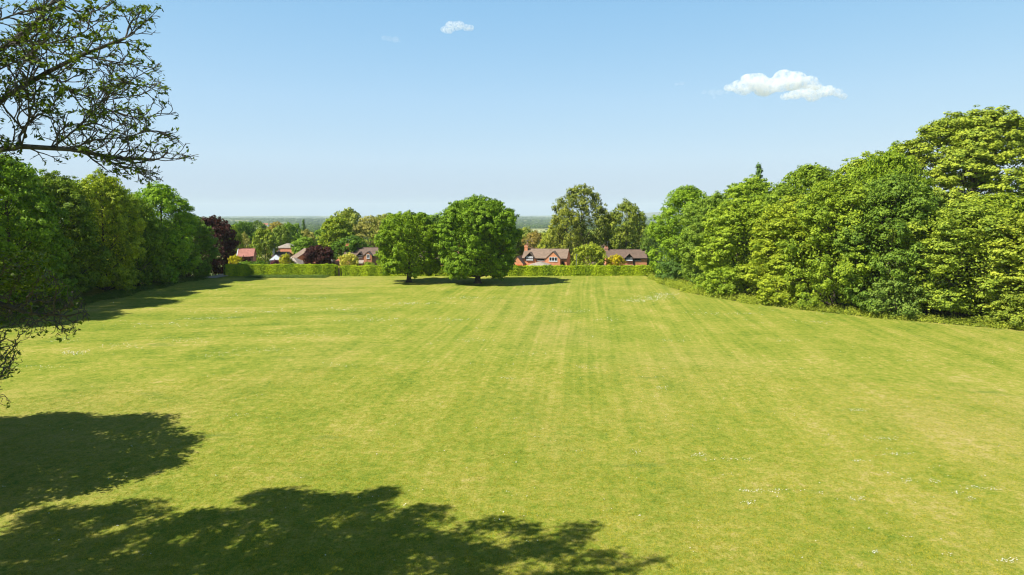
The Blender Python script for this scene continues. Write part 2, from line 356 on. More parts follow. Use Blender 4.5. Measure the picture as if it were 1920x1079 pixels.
# ------------------------------------------------------------------ tree prototypes
def prof_fn(kind, t):
    if kind == 'round': return np.clip(1-np.abs(2*t-0.86)**3.2/1.45, 0.0, 1)**0.5
    if kind == 'low': return np.clip(1-np.abs(np.maximum(1.42*t-0.42, 0*t))**3.0, 0, 1)**0.5*(0.86+0.14*np.clip(t*3, 0, 1))
    if kind == 'cone': return (1-t)**0.8*0.95+0.05
    if kind == 'oval': return np.clip(1-np.abs(2*t-0.95)**2.2/1.1, 0, 1)**0.5
    if kind == 'dome': return np.clip(1-np.maximum(t-0.08, 0)**1.35, 0, 1)**0.5*np.clip(0.45+t*2.2, 0, 1)
def tree_proto(seed, kind, H, Rr, base, nl, nc, npl, leaf, flat=0.7, up=0.4, cr=(0.5, 0.95), lobe=(0.24, 0.38), fill=0.2, trunk_r=None, gap=0.0, spine=0.0, lobes_out=False):
    rng = np.random.default_rng(seed)
    ts = (np.arange(nl)+0.5)/nl; ts = np.clip(ts + rng.normal(0, 0.02, nl), 0.02, 0.99)
    ang = np.arange(nl)*2.39996 + rng.uniform(-0.5, 0.5, nl)
    pr = prof_fn(kind, ts)*Rr*(rng.uniform(0.72, 1.12, nl) if kind == 'low' else rng.uniform(0.84, 1.08, nl))
    lr = rng.uniform(*lobe, nl)*Rr
    if kind == 'cone': lr = lr*(1.15-0.8*ts)
    rad = np.maximum(pr-lr*0.8, 0)
    lc = np.stack([rad*np.cos(ang), rad*np.sin(ang), base+(H-base)*ts - lr*0.55*(ts > 0.75) - lr*0.35*(ts > 0.9) + lr*0.55*(ts < 0.12)], -1)
    core = np.array([0, 0, base+(H-base)*0.5])
    Ps, Ns, Ts = [], [], []
    for k in range(nl):
        n_c = max(4, int(1.0*nc*(lr[k]/(np.mean(lobe)*Rr))**2))
        d = rdirs(rng, n_c*2); outw = unit((lc[k]-core)[None])*1.0
        d = d[(d@outw[0] > -0.35)][:n_c]
        if gap: d = d[rng.uniform(size=len(d)) > gap]
        spur = np.where(rng.uniform(size=len(d)) < 0.13, rng.uniform(1.1, 1.38, len(d)), rng.uniform(0.66, 1.08, len(d)))
        cc = lc[k] + d*(lr[k]*spur)[:, None]*np.array([1, 1, 0.88])
        ok = cc[:, 2] > base*0.7; cc = cc[ok]; d = d[ok]; spur = spur[ok]
        crd = rng.uniform(*cr, len(cc))*np.where(spur > 1.09, 0.62, 1.0)
        nn = np.maximum(6, (0.92*npl*(crd/np.mean(cr))**2).astype(int))
        idx = np.repeat(np.arange(len(cc)), nn)
        b = rdirs(rng, len(idx))*(rng.uniform(0, 1, len(idx))**0.4)[:, None]
        b[:, 2] = b[:, 2]*flat
        if flat < 0.5: b[:, 2] -= 0.28*(b[:, 0]**2+b[:, 1]**2)
        Ps.append(cc[idx]+b*crd[idx, None])
        nm = 0.6*d[idx] + 0.6*b + np.array([0, 0, up]) + 0.62*rdirs(rng, len(idx))
        Ns.append(unit(nm)); ct = rng.uniform(0, 1, len(cc)); Ts.append(np.clip(0.4*ct[idx]+0.6*rng.uniform(0, 1, len(idx))+rng.normal(0, .12, len(idx)), 0, 1))
    if fill:
        n = int(fill*sum(len(q) for q in Ps)); tt = rng.uniform(0.05, 0.92, n); a = rng.uniform(0, 2*PI, n)
        r_ = prof_fn(kind, tt)*Rr*np.sqrt(rng.uniform(0, 0.72, n))
        Ps.append(np.stack([r_*np.cos(a), r_*np.sin(a), base+(H-base)*tt], -1)); Ns.append(rdirs(rng, n)); Ts.append(rng.uniform(0, 1, n))
    P = np.vstack(Ps); NN = np.vstack(Ns); T = np.concatenate(Ts)
    P[:, 2] = np.maximum(P[:, 2], 0.15)
    V, F = leaf_quads(rng, P, NN, leaf*1.2)
    crown = np_mesh('crown', V, F, 4, tint=T, mats=[M['leaf']])
    # trunk + limbs
    tr = trunk_r or H*0.022
    zz = np.linspace(0, 0.8*H, 9); wob = np.cumsum(rng.normal(0, 0.06*H/18, (9, 2)), 0); wob[0] = 0
    pts = np.column_stack([wob, zz]); rads = tr*(1-zz/H*0.95)*np.where(zz < 0.6, 1.0, 0.86); rads[0] = tr*1.55
    pts = np.insert(pts, 1, [wob[1, 0]*0.2, wob[1, 1]*0.2, 0.45], 0); rads = np.insert(rads, 1, tr*1.05)
    paths = [(pts, rads)]
    for k in range(nl):
        zs = max(base*0.8, min(lc[k, 2]-rad[k]*0.8, 0.72*H)); zs = max(zs, base*1.1)
        s0 = np.array([np.interp(zs, pts[:, 2], pts[:, 0]), np.interp(zs, pts[:, 2], pts[:, 1]), zs])
        e = lc[k] + rng.normal(0, 0.1, 3); mid_ = (s0+e)/2 + np.array([0, 0, -0.08*np.linalg.norm(e-s0)]) + rng.normal(0, 0.15, 3)
        tt = np.linspace(0, 1, 6)[:, None]; pp = (1-tt)**2*s0+2*tt*(1-tt)*mid_+tt**2*e
        r0 = tr*0.30*(1-zs/H*0.6); paths.append((pp, np.linspace(r0, r0*0.25, 6)))
        for q in range(3):
            e2 = e + rdirs(rng, 1)[0]*lr[k]*0.9; e2[2] = max(e2[2], base*.6); paths.append((np.array([pp[4], (pp[4]+e2)/2+rng.normal(0, .1, 3), e2]), np.array([r0*.3, r0*.2, r0*.07])))
    V, F = tubes(paths, 7)
    trunk = np_mesh('trunk', V, F, 4, smooth=True, mats=[M['bark']])
    return dict(crown=crown, trunk=trunk, H=H, R=Rr)
PR = {}
# rows beside the field (70-140 m)
PR['low1'] = tree_proto(11, 'low', 18, 6.6, 0.3, 40, 26, 62, 0.255, flat=0.7, up=0.5, cr=(0.38, 0.78), lobe=(.20, .35))
PR['low2'] = tree_proto(12, 'low', 18, 6.6, 0.8, 36, 26, 62, 0.27, flat=0.55, up=0.65, cr=(0.4, 0.85), lobe=(.22, .34))
PR['low3'] = tree_proto(13, 'low', 18, 6.6, 0.3, 44, 24, 60, 0.25, flat=0.8, up=0.4, cr=(0.34, 0.7), lobe=(.19, .31))
PR['low4'] = tree_proto(14, 'low', 18, 6.6, 1.1, 38, 26, 60, 0.27, flat=0.5, up=0.8, cr=(0.42, 0.85), lobe=(.20, .33))
PR['oak1'] = tree_proto(21, 'round', 13.6, 6.7, 1.4, 64, 21, 58, 0.25, fill=0.26, cr=(0.32, 0.64), trunk_r=0.5, gap=0.1, lobe=(.17, .26))
PR['oak2'] = tree_proto(22, 'round', 16.6, 8.0, 1.15, 104, 22, 58, 0.25, fill=0.3, cr=(0.34, 0.64), trunk_r=0.6, lobe=(.155, .235))
PR['dome'] = tree_proto(23, 'dome', 27.5, 12.5, 6, 120, 20, 66, 0.29, flat=0.45, up=0.8, cr=(0.5, 0.95), lobe=(.12, .2), fill=0.08, gap=0.04)
# trees beyond the hedge (150-400 m)
PR['bg1'] = tree_proto(31, 'round', 14, 6, 1.5, 22, 13, 50, 0.42, cr=(0.5, 1.0))
PR['bg2'] = tree_proto(32, 'low', 14, 6, 0.5, 24, 13, 50, 0.42, flat=0.5, up=0.6, cr=(0.5, 1.1))
PR['bg3'] = tree_proto(33, 'oval', 16, 5, 1.5, 26, 12, 44, 0.40, cr=(0.45, 0.9))
PR['open1'] = tree_proto(34, 'oval', 18, 6.8, 3.0, 50, 13, 34, 0.34, cr=(0.45, 0.9), gap=0.12, fill=0.05, lobe=(.16, .26), trunk_r=0.32)
PR['open2'] = tree_proto(35, 'oval', 16, 6.0, 2.5, 42, 13, 34, 0.34, cr=(0.45, 0.9), gap=0.1, fill=0.06, lobe=(.18, .28), trunk_r=0.28)
PR['cone'] = tree_proto(36, 'cone', 20, 2.6, 3, 34, 10, 34, 0.32, flat=0.9, cr=(0.35, 0.7), lobe=(.32, .45))
PR['shrub'] = tree_proto(37, 'round', 5, 2.7, 0.4, 18, 14, 46, 0.19, cr=(0.25, 0.5), trunk_r=0.09)
PR['shrub2'] = tree_proto(38, 'low', 3.2, 2.0, 0.1, 14, 12, 40, 0.17, cr=(0.22, 0.45), trunk_r=0.07)
PR['copper'] = tree_proto(39, 'round', 7.4, 3.6, 0.7, 26, 15, 56, 0.22, cr=(0.3, 0.62), trunk_r=0.14)

def place(proto, x, y, H, Rr, col, label, cat='tree', name='broadleaf_tree', group=None, rz=None, z=None, rnd=random.Random(5)):
    pr = PR[proto]; z = gz(x, y)-0.05 if z is None else z
    e = empty(name, (x, y, z), rnd.uniform(0, 2*PI) if rz is None else rz)
    tag(e, label, cat, group)
    for part in ('trunk', 'crown'):
        o = mesh_obj(part, pr[part], parent=e); o.scale = (Rr/pr['R'], Rr/pr['R'], H/pr['H'])
        if part == 'crown': o.color = (col[0]*1.46, col[1]*1.42, col[2]*1.15, 1)
    return e
def place_px(proto, px, top, d, wpx, col, label, z=None, **kw):
    """by the direction of its middle, the row of its top and its distance"""
    x = xat(px, d, 470); g = gz(x, d) if z is None else z
    return place(proto, x, d, zat(top, d)-g, wpx*d/1280/2, col, label, **kw)

# colours (real leaf albedo)
DG = (0.042, 0.088, 0.013); MG = (0.070, 0.128, 0.016); LG = (0.095, 0.150, 0.020); YG = (0.165, 0.215, 0.026)
OL = (0.115, 0.145, 0.032); OAK = (0.062, 0.122, 0.012); PALE = (0.23, 0.28, 0.10); PUR = (0.024, 0.0085, 0.013); GOLD = (0.34, 0.29, 0.012); BLUE = (0.05, 0.095, 0.045)
BRN = (0.15, 0.135, 0.045)

# two oaks in the field
x, y = G(767, 529.5); place('oak1', x, y, 13.3, 6.2, (0.078, 0.134, 0.010), 'smaller of the two round oaks standing on the mown field', name='oak_tree', rz=0.4, z=0.0)
x, y = G(896, 531.5); place('oak2', x, y, 16.1, 7.6, (0.068, 0.126, 0.012), 'larger darker round oak standing on the mown field', name='oak_tree', rz=1.3, z=0.0)

# left row
gl = 'trees along the shaded field edge'
L = [
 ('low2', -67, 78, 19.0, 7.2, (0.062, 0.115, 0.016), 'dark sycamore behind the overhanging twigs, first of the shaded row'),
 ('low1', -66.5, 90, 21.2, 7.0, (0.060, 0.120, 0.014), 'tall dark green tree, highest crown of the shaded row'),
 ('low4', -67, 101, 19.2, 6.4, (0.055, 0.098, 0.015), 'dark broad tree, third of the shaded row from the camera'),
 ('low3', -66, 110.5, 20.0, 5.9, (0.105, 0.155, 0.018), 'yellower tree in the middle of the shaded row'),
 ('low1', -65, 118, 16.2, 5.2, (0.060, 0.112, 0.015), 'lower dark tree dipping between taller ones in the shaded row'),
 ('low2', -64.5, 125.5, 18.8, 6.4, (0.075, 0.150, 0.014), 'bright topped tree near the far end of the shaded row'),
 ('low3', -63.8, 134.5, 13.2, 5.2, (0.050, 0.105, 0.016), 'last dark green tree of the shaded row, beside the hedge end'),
]
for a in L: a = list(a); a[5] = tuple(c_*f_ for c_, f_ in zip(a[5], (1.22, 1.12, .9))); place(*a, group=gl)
L = [
 ('low1', -80, 84, 20, 7.5, MG, 'green tree standing behind the dark sycamore of the shaded row'),
 ('low3', -79, 97, 21, 7.5, (0.10, 0.16, 0.02), 'light green tree behind the highest crown of the shaded row'),
 ('low2', -79, 110, 20.5, 7, LG, 'sunlit light green tree behind the third tree of the shaded row'),
 ('low4', -79, 124, 19, 7, MG, 'mid green tree behind the low dip of the shaded row'),
 ('low1', -78, 136, 18.6, 7, LG, 'bright green tree behind the far end of the shaded row'),
]
for a in L: place(*a, group='trees behind the shaded row')
place('bg1', xat(403, 151), 151, 15.2, 4.7, PUR, 'tall copper beech beyond the far end of the shaded row', name='copper_beech_tree')

# right row
L = [
 ('low1', 33.2, 131, 18.6, 6.6, (0.090, 0.155, 0.016), 'bright green tree at the far end of the sunlit row, by the hedge'),
 ('low3', 35.2, 120, 16.6, 6.6, (0.082, 0.135, 0.026), 'small dull green tree, second from the hedge in the sunlit row'),
 ('low2', 36.5, 109.5, 15.8, 7.0, (0.112, 0.168, 0.022), 'lower light green tree left of the drooping yellow green one'),
 ('low4', 41, 100, 15.5, 7.2, (0.120, 0.165, 0.022), 'yellow green tree with layered drooping sprays in the sunlit row'),
 ('low3', 43.8, 92.5, 18.4, 6.8, (0.098, 0.148, 0.020), 'tall mid green tree in the middle of the sunlit row'),
 ('low1', 48.6, 87.5, 18.4, 6.6, (0.062, 0.108, 0.022), 'darkest green tree of the sunlit row'),
 ('low2', 54, 82.5, 14.7, 7.2, (0.108, 0.155, 0.030), 'pale leaved sycamore below the great dome'),
 ('low4', 61.5, 75.5, 14.6, 8.0, (0.128, 0.170, 0.034), 'yellowest tree, nearest the camera in the sunlit row'),
]
for a in L: place(*a, group='trees along the sunlit field edge')
L = [
 ('low2', 43, 123, 19.8, 7.6, (0.10, 0.158, 0.020), 'round topped tree behind the far end of the sunlit row'),
 ('low1', 49, 113, 21.4, 7.8, (0.082, 0.132, 0.018), 'dark tree under the slim conifer behind the sunlit row'),
 ('low4', 54, 105, 22.2, 7.6, (0.108, 0.156, 0.022), 'olive green tall tree behind the middle of the sunlit row'),
 ('low3', 53.2, 97.5, 22.6, 6.2, (0.088, 0.142, 0.016), 'pointed dark green tree standing left of the great dome'),
 ('low1', 65, 92, 16, 8.0, (0.11, 0.158, 0.022), 'shorter tree filling in below the great dome'),
 ('low2', 70, 83, 16, 8.5, (0.125, 0.172, 0.025), 'light tree behind the yellowest one at the frame edge'),
]
for a in L: place(*a, group='trees behind the sunlit row')
for y_, o_x, hh_, rr2, col_, lb_ in ((127, 2.6, 4.2, 2.6, (0.05, 0.10, 0.035), 'low dark green bush where the hedge meets the sunlit row'), (104, 2.4, 5.0, 3.0, (0.10, 0.155, 0.02), 'rounded bush below the lower light green tree'),
   (94.5, 2.6, 4.6, 2.8, (0.13, 0.175, 0.022), 'bright bush at the foot of the yellow green layered tree'), (83, 3.0, 5.4, 3.2, (0.075, 0.122, 0.036), 'blue green bush below the darkest tree'), (75.5, 3.0, 4.4, 2.8, (0.10, 0.14, 0.03), 'dull green bush below the pale leaved sycamore')):
    place('shrub', edge_x(y_)+o_x, y_, hh_, rr2, col_, lb_, cat='bush', name='edge_bush', group='bushes along the sunlit field edge')
place('dome', 71.5, 107, 28.9, 16.0, (0.122, 0.166, 0.032), 'huge yellow green domed tree towering over the sunlit row', name='great_domed_tree')
place('cone', xat(1416, 128), 128, 22.2, 2.2, BLUE, 'slim blue green conifer poking above the sunlit row', name='conifer_tree')

# trees beyond the hedge
gb = 'garden and roadside trees beyond the hedge'
L = [
 ('copper', 597, 457, 150, 56, PUR, 'round dark purple tree just behind the left hedge'),
 ('bg3', 441, 418, 162, 32, LG, 'narrow bright green tree beside the tall copper beech'),
 ('open2', 458, 436, 176, 36, (0.16, 0.17, 0.09), 'greyish half bare tree above the red clay roof'),
 ('bg1', 455, 413, 215, 62, DG, 'dark green tree rising behind the greyish half bare one'),
 ('bg2', 497, 424, 172, 54, (0.105, 0.15, 0.028), 'soft green birch like tree right of the red clay roof'),
 ('bg3', 527, 420, 205, 46, (0.09, 0.135, 0.03), 'slender green tree behind the far brick house'),
 ('bg1', 545, 415, 235, 50, MG, 'mid green tree above the far brick house roof'),
 ('open1', 520, 414, 260, 48, BRN, 'brownish green tree further back above the birch like tree'),
 ('bg2', 571, 441, 190, 52, (0.085, 0.15, 0.02), 'low spreading green tree behind the purple tree'),
 ('bg1', 572, 428, 250, 44, (0.14, 0.15, 0.06), 'dull pinkish brown tree in front of the far woods'),
 ('bg2', 631, 402, 168, 78, (0.105, 0.150, 0.018), 'bright lime green maple above the white garage'),
 ('bg1', 653, 387, 190, 76, (0.10, 0.135, 0.035), 'tall olive tree rising behind the lime green maple'),
 ('open1', 693, 402, 185, 70, (0.15, 0.16, 0.07), 'cream flecked blossoming tree left of the smaller oak'),
 ('bg3', 722, 398, 215, 70, OL, 'olive tree just behind the smaller oak'),
 ('bg1', 660, 440, 162, 80, DG, 'dark green tree in the shadow below the lime maple'),
 ('bg1', 800, 396, 260, 90, MG, 'dark green tree behind the gap between the oaks'),
 ('bg2', 740, 398, 280, 90, DG, 'dark far tree topping the skyline left of the oaks'),
 ('open1', 1088, 342, 178, 104, (0.085, 0.110, 0.032), 'tallest open crowned tree above the garden roofs'),
 ('open2', 1060, 385, 172, 66, (0.11, 0.135, 0.03), 'yellowish tree left of the tallest open crowned tree'),
 ('open2', 1174, 375, 176, 84, (0.09, 0.122, 0.026), 'open green tree behind the right brick house'),
 ('bg2', 1182, 408, 186, 66, (0.085, 0.125, 0.025), 'denser dark tree low behind the right brick house'),
 ('bg3', 1140, 398, 200, 50, (0.10, 0.14, 0.028), 'green tree filling between the two tall open ones'),
 ('open2', 1036, 425, 190, 56, (0.15, 0.185, 0.035), 'light green tree above the ridge of the gabled brick house'),
 ('open2', 1003, 433, 200, 56, (0.13, 0.115, 0.045), 'orange brown tree above the gabled brick house'),
 ('bg1', 967, 440, 165, 34, (0.045, 0.075, 0.025), 'dark shrubby tree left of the gabled house chimney'),
 ('bg3', 1216, 420, 160, 34, (0.07, 0.12, 0.03), 'dark green tree closing the view right of the right brick house'),
 ('bg1', 1100, 425, 240, 90, (0.10, 0.14, 0.05), 'hazy green tree low behind the tallest open crowned tree'),
 ('bg2', 985, 424, 300, 50, (0.10, 0.135, 0.035), 'far green tree beside the pale hay field'),
 ('bg2', 1030, 434, 330, 60, (0.09, 0.13, 0.04), 'far dull green tree right of the pale hay field'),
 ('bg1', 612, 424, 270, 50, MG, 'far green tree peeping left of the lime maple'),
 ('bg1', 480, 412, 330, 60, (0.06, 0.10, 0.03), 'dark far tree left of the pale distant roof'),
 ('cone', 571, 411, 520, 17, DG, 'thin dark far conifer standing out of the woods'),
]
for pr, px, top, d, wp, col, lb in L: place_px(pr, px, top, d, wp, col, lb, group=gb)
place_px('shrub', 1105, 453, 147, 62, (0.135, 0.175, 0.028), 'round lime green tree between the two brick houses', name='garden_tree')
place_px('shrub', 653, 472.5, 145, 37, (0.24, 0.25, 0.08), 'pale yellow rounded bush in front of the dark roofed house', name='garden_tree')
place_px('shrub', 1155, 475, 146, 37, (0.215, 0.20, 0.012), 'golden yellow bush in front of the right brick house', cat='bush', name='garden_bush')
place_px('shrub', 440, 476, 146, 25, (0.215, 0.215, 0.012), 'golden yellow bush above the left end of the hedge', cat='bush', name='garden_bush')
place_px('shrub', 535, 473, 149, 26, (0.19, 0.205, 0.02), 'acid yellow bush beside the pale grey garage roof', cat='bush', name='garden_bush')
place_px('shrub2', 460, 479, 148, 26, PUR, 'dark purple bush under the red clay roof', cat='bush', name='garden_bush')
place_px('shrub2', 515, 485, 146, 26, (0.06, 0.02, 0.05), 'low purple bush beside the small white glazed roof', cat='bush', name='garden_bush')
place_px('shrub2', 484, 487, 146, 40, DG, 'low dark green bush under the birch like tree', cat='bush', name='garden_bush')
place_px('shrub2', 458, 488, 144, 34, MG, 'low green bush behind the left end of the hedge', cat='bush', name='garden_bush')
place_px('shrub2', 1196, 496, 144.5, 22, MG, 'small green bush at the wall of the right brick house', cat='bush', name='garden_bush')
place_px('shrub2', 690, 489, 146, 26, LG, 'leafy bush beside the dark roofed house porch', cat='bush', name='garden_bush')
place_px('shrub2', 1076, 489, 148, 14, MG, 'narrow green bush at the gabled house corner', cat='bush', name='garden_bush')
place_px('shrub', 556, 462, 196, 20, PALE, 'pale blossoming bush right of the orange porch roof', cat='bush', name='garden_bush')

# dark shrubs at the left end of the hedge
for px, tp, wp, col, lb in ((437, 494, 20, (0.03, 0.06, 0.015), 'dark ivy bush against the left hedge, the rounder one'), (449, 493, 12, (0.03, 0.055, 0.018), 'dark upright ivy bush against the left hedge'), (463, 506, 26, (0.035, 0.07, 0.02), 'low dark bush at the foot of the left hedge')):
    x, y = G(px, 516); e = place('shrub2', x, y, (517-tp)*y/1280, wp*y/2560, col, lb, cat='bush', name='ivy_bush', z=0)

# ------------------------------------------------------------------ hedges
def hedge(name, x0, x1, y, h, wd, label, seed, col, n):
    rng = np.random.default_rng(seed); zb = 0.0
    e = empty(name, ((x0+x1)/2, y, 0)); tag(e, label, 'hedge', 'clipped hedges closing the field')
    Lh = (x1-x0)/2
    nx = 120; xs = np.linspace(-Lh+0.25, Lh-0.25, nx)
    sec = [(-wd/2+.22, 0), (-wd/2+.18, h-.35), (-wd/2+.4, h-.2), (wd/2-.4, h-.2), (wd/2-.18, h-.35), (wd/2-.22, 0)]
    V = [(a, b, c-.05) for a in xs for b, c in sec]; F = []
    for i in range(nx-1):
        for j in range(5): F.append((i*6+j, i*6+j+1, i*6+6+j+1, i*6+6+j))
    F.append((0, 1, 4, 5)); F.append((1, 2, 3, 4)); q = (nx-1)*6; F.append((q, q+1, q+4, q+5)); F.append((q+1, q+2, q+3, q+4))
    mesh_obj('twig_core', np_mesh('twig_core', np.array(V), np.array(F), 4), M['hedge_core'], e)
    # leaves over the clipped surface, bumpy
    s = rng.uniform(-Lh, Lh, n); per = rng.uniform(0, 1, n)
    tot = 2*h + wd; u = per*tot
    face = np.where(u < h, 0, np.where(u < h+wd, 1, 2))
    yy = np.where(face == 0, -wd/2, np.where(face == 1, u-h-wd/2, wd/2)); zz = np.where(face == 0, u, np.where(face == 1, h, u-h-wd))
    nrm = np.zeros((n, 3)); nrm[face == 0, 1] = -1; nrm[face == 1, 2] = 1; nrm[face == 2, 1] = 1
    # round the ends and top edges
    edge = np.clip((np.abs(s)-(Lh-0.9))/0.9, 0, 1); yy = yy*(1-0.75*edge**2); zz = zz*(1-0.10*edge**3) 
    nrm[:, 0] += np.sign(s)*edge*1.6
    cor = np.clip((zz-(h-0.3))/0.3, 0, 1); yy = yy*(1-0.16*cor*(face != 1))
    cl = 0.12*np.sin(s*1.9+seed)+0.09*np.sin(s*0.71)+0.10*np.sin(s*5.3+zz*4)+0.07*np.sin(s*11+zz*9)
    P = np.stack([s, yy, zz], -1) + unit(nrm)*(cl*0.5+rng.normal(0, 0.06, n)-0.02)[:, None]; P[:, 2] = np.maximum(P[:, 2], 0.02)
    k = n//8; ends = np.stack([np.sign(rng.uniform(-1, 1, k))*(Lh-rng.uniform(0, .25, k)), rng.uniform(-.45, .45, k), rng.uniform(0, h*.93, k)], -1)
    P = np.vstack([P, ends]); nrm = np.vstack([nrm, np.stack([np.sign(ends[:, 0]), 0*ends[:, 0], 0*ends[:, 0]], -1)])
    nm = unit(unit(nrm)*0.8 + np.array([0, 0, .35]) + 0.6*rdirs(rng, len(P)))
    V, F = leaf_quads(rng, P, nm, 0.22)
    tt = np.clip(0.5+0.25*np.sin(P[:, 0]*0.9+seed)+0.2*np.sin(P[:, 0]*2.3)+rng.normal(0, .38, len(P)), 0, 1)
    o = mesh_obj('foliage', np_mesh('foliage', V, F, 4, tint=tt, mats=[M['leaf']]), parent=e); o.color = (*col, 1)
    return e
HY = 138.4
HC = (0.205, 0.285, 0.014)
hedge('hedge', xat(421, HY, 515), xat(633.5, HY, 515), HY, 2.25, 1.6, 'long clipped green hedge left of the gap, with a rounded end', 3, HC, 44000)
hedge('hedge', xat(638.5, HY, 515), xat(1228, HY, 515), HY+0.1, 1.98, 1.6, 'very long low clipped hedge right of the gap, behind the oaks', 8, HC, 90000)

# ------------------------------------------------------------------ undergrowth, weeds, twiggy stuff
def scatter_plants(name, pts, hgt, col, seed, per=26, leaf=0.16, rad=0.45, label=None):
    rng = np.random.default_rng(seed); n = len(pts); idx = np.repeat(np.arange(n), per)
    hh = hgt*rng.uniform(0.5, 1.3, n); r_ = rad*rng.uniform(0.6, 1.3, n)
    b = rdirs(rng, len(idx))*(rng.uniform(0, 1, len(idx))**0.33)[:, None]; b[:, 2] = np.abs(b[:, 2])
    P = np.column_stack([pts[idx, 0]+b[:, 0]*r_[idx], pts[idx, 1]+b[:, 1]*r_[idx], pts[idx, 2]+b[:, 2]*hh[idx]])
    nm = unit(b*0.7+np.array([0, 0, .6])+0.6*rdirs(rng, len(idx)))
    V, F = leaf_quads(rng, P, nm, leaf)
    ct = rng.uniform(0, 1, n)
    o = mesh_obj(name, np_mesh(name, V, F, 4, tint=0.6*ct[idx]+0.4*rng.uniform(0, 1, len(idx)), mats=[M['leaf']])); o.color = (*col, 1)
    return tag(o, label, name.replace('_', ' '), kind='stuff')
rng = np.random.default_rng(77)
ys = rng.uniform(55, 136, 3400); xo = np.array([edge_x(q) for q in ys]) + rng.uniform(-0.25, 5.0, 3400)**1.0 + 0.5*np.sin(ys*0.9)
scatter_plants('undergrowth', np.column_stack([xo, ys, np.zeros(3400)]), 0.95, (0.185, 0.235, 0.038), 5, label='low brambles and nettles along the sunlit field edge')
ys = rng.uniform(62, 137, 2400); xo = -60.5 - rng.uniform(-1.2, 4, 2400) + 0.8*np.sin(ys*0.5)
scatter_plants('undergrowth', np.column_stack([xo, ys, np.zeros(2400)]), 0.6, (0.065, 0.11, 0.022), 6, label='low weeds under the shaded trees')
n = 1500; xs_ = rng.uniform(xat(470, 136.5, 515), xat(615, 136.5, 515), n); 
scatter_plants('weeds', np.column_stack([xs_, 137.2-rng.uniform(0, 3.4, n), np.zeros(n)]), 0.42, (0.075, 0.125, 0.035), 7, per=18, label='dark green weeds at the foot of the left hedge')

# long grass fringe tufts beside the hedge + scattered turf tufts close to the camera
def blades(name, pts, h, wd, per, col, seed, label):
    rng = np.random.default_rng(seed); n = len(pts)*per; idx = np.repeat(np.arange(len(pts)), per)
    base = pts[idx] + np.column_stack([rng.normal(0, .05, (n, 2)), np.zeros(n)])
    a = rng.uniform(0, 2*PI, n); lean = rng.uniform(0.2, 1.0, n)*h; hh = h*rng.uniform(.5, 1.2, n)
    side = np.column_stack([-np.sin(a), np.cos(a), np.zeros(n)])*wd
    tip = base + np.column_stack([np.cos(a)*lean, np.sin(a)*lean, hh])
    V = np.stack([base-side, base+side, tip], 1).reshape(-1, 3); F = np.arange(n*3).reshape(n, 3)
    o = mesh_obj(name, np_mesh(name, V, F, 3, tint=rng.uniform(0, 1, n), mats=[M['leaf']])); o.color = (*col, 1)
    return tag(o, label, 'grass', kind='stuff')
n = 150000; ang = rng.uniform(R(-38), R(38), n); rad = 20*np.exp(rng.uniform(0, 1, n)*math.log(58/20)); 
px_, py_ = rad*np.sin(ang), rad*np.cos(ang)
cl = (0.35*np.sin(px_*1.3+py_*.4)*np.sin(py_*1.1-px_*.3)+rng.normal(0, 1.0, n)) > -0.2
pts = np.column_stack([px_, py_, lawn_z(px_, py_)])[cl]
blades('grass', pts, 0.045, 0.008, 5, (0.205, 0.205, 0.026), 21, 'short turf blades over the near part of the lawn')

# daisies: small flower heads in patches
rng = np.random.default_rng(9)
patches = []
def dp(px, py, wpx, hpx, n): patches.append((px, py, wpx, hpx, n))
for q in [(1310, 853, 14, 4, 60), (1370, 861, 40, 3, 60), (1400, 920, 14, 4, 40), (1450, 921, 45, 5, 90), (1405, 943, 14, 5, 50), (1612, 936, 22, 4, 60), (1605, 771, 22, 3, 120),
          (1660, 824, 36, 4, 90), (1680, 853, 34, 3, 90), (1700, 903, 12, 6, 40), (1750, 903, 14, 4, 40), (1820, 916, 22, 4, 60), (1858, 918, 22, 4, 60), (1820, 937, 14, 4, 50),
          (1190, 847, 9, 5, 40), (1240, 728, 12, 4, 50), (950, 710, 14, 3, 60), (1642, 1038, 10, 4, 30), (1890, 1053, 22, 5, 60), (1780, 1042, 10, 4, 20), (1610, 865, 14, 3, 40), (1795, 925, 12, 4, 30),
          (455, 780, 14, 5, 40), (640, 690, 30, 4, 80), (500, 660, 60, 6, 160), (140, 664, 26, 5, 260), (120, 640, 50, 6, 120), (230, 650, 40, 5, 160), (60, 690, 60, 5, 130), (330, 640, 60, 5, 140),
          (420, 668, 60, 5, 140), (580, 630, 80, 6, 200), (300, 610, 90, 4, 160), (560, 560, 90, 3, 260), (480, 585, 90, 4, 240), (640, 580, 80, 4, 240), (700, 600, 70, 4, 200), (780, 570, 60, 3, 220),
          (1225, 560, 40, 5, 420), (1190, 566, 30, 3, 260), (1245, 553, 24, 3, 240), (1060, 585, 60, 3, 120), (1330, 590, 50, 4, 120), (1400, 590, 30, 3, 90), (1530, 605, 40, 3, 100), (1130, 600, 30, 3, 60),
          (1260, 640, 40, 3, 60), (1090, 690, 30, 3, 50), (890, 640, 50, 4, 90), (850, 600, 60, 4, 140), (390, 598, 60, 3, 160), (1000, 665, 30, 3, 40), (880, 560, 60, 3, 160), (1000, 535, 80, 2, 160), (1480, 640, 40, 3, 50)]: dp(*q)
for k in range(420):
    q = rng.uniform(0, 1); py = 545+ (q**1.7)*520; px = rng.uniform(20, 1900); dp(px, py, rng.uniform(3, 40), rng.uniform(1, 5), rng.integers(1, 9))
DP = []
for px, py, wpx, hpx, n in patches:
    n = int(n*0.5)
    for _ in range(n):
        x, y = G(px+rng.normal(0, wpx*0.5), py+rng.normal(0, hpx*0.5))
        if 10 < y < 137 and x < edge_x(y)-0.5 and x > -60: DP.append((x, y))
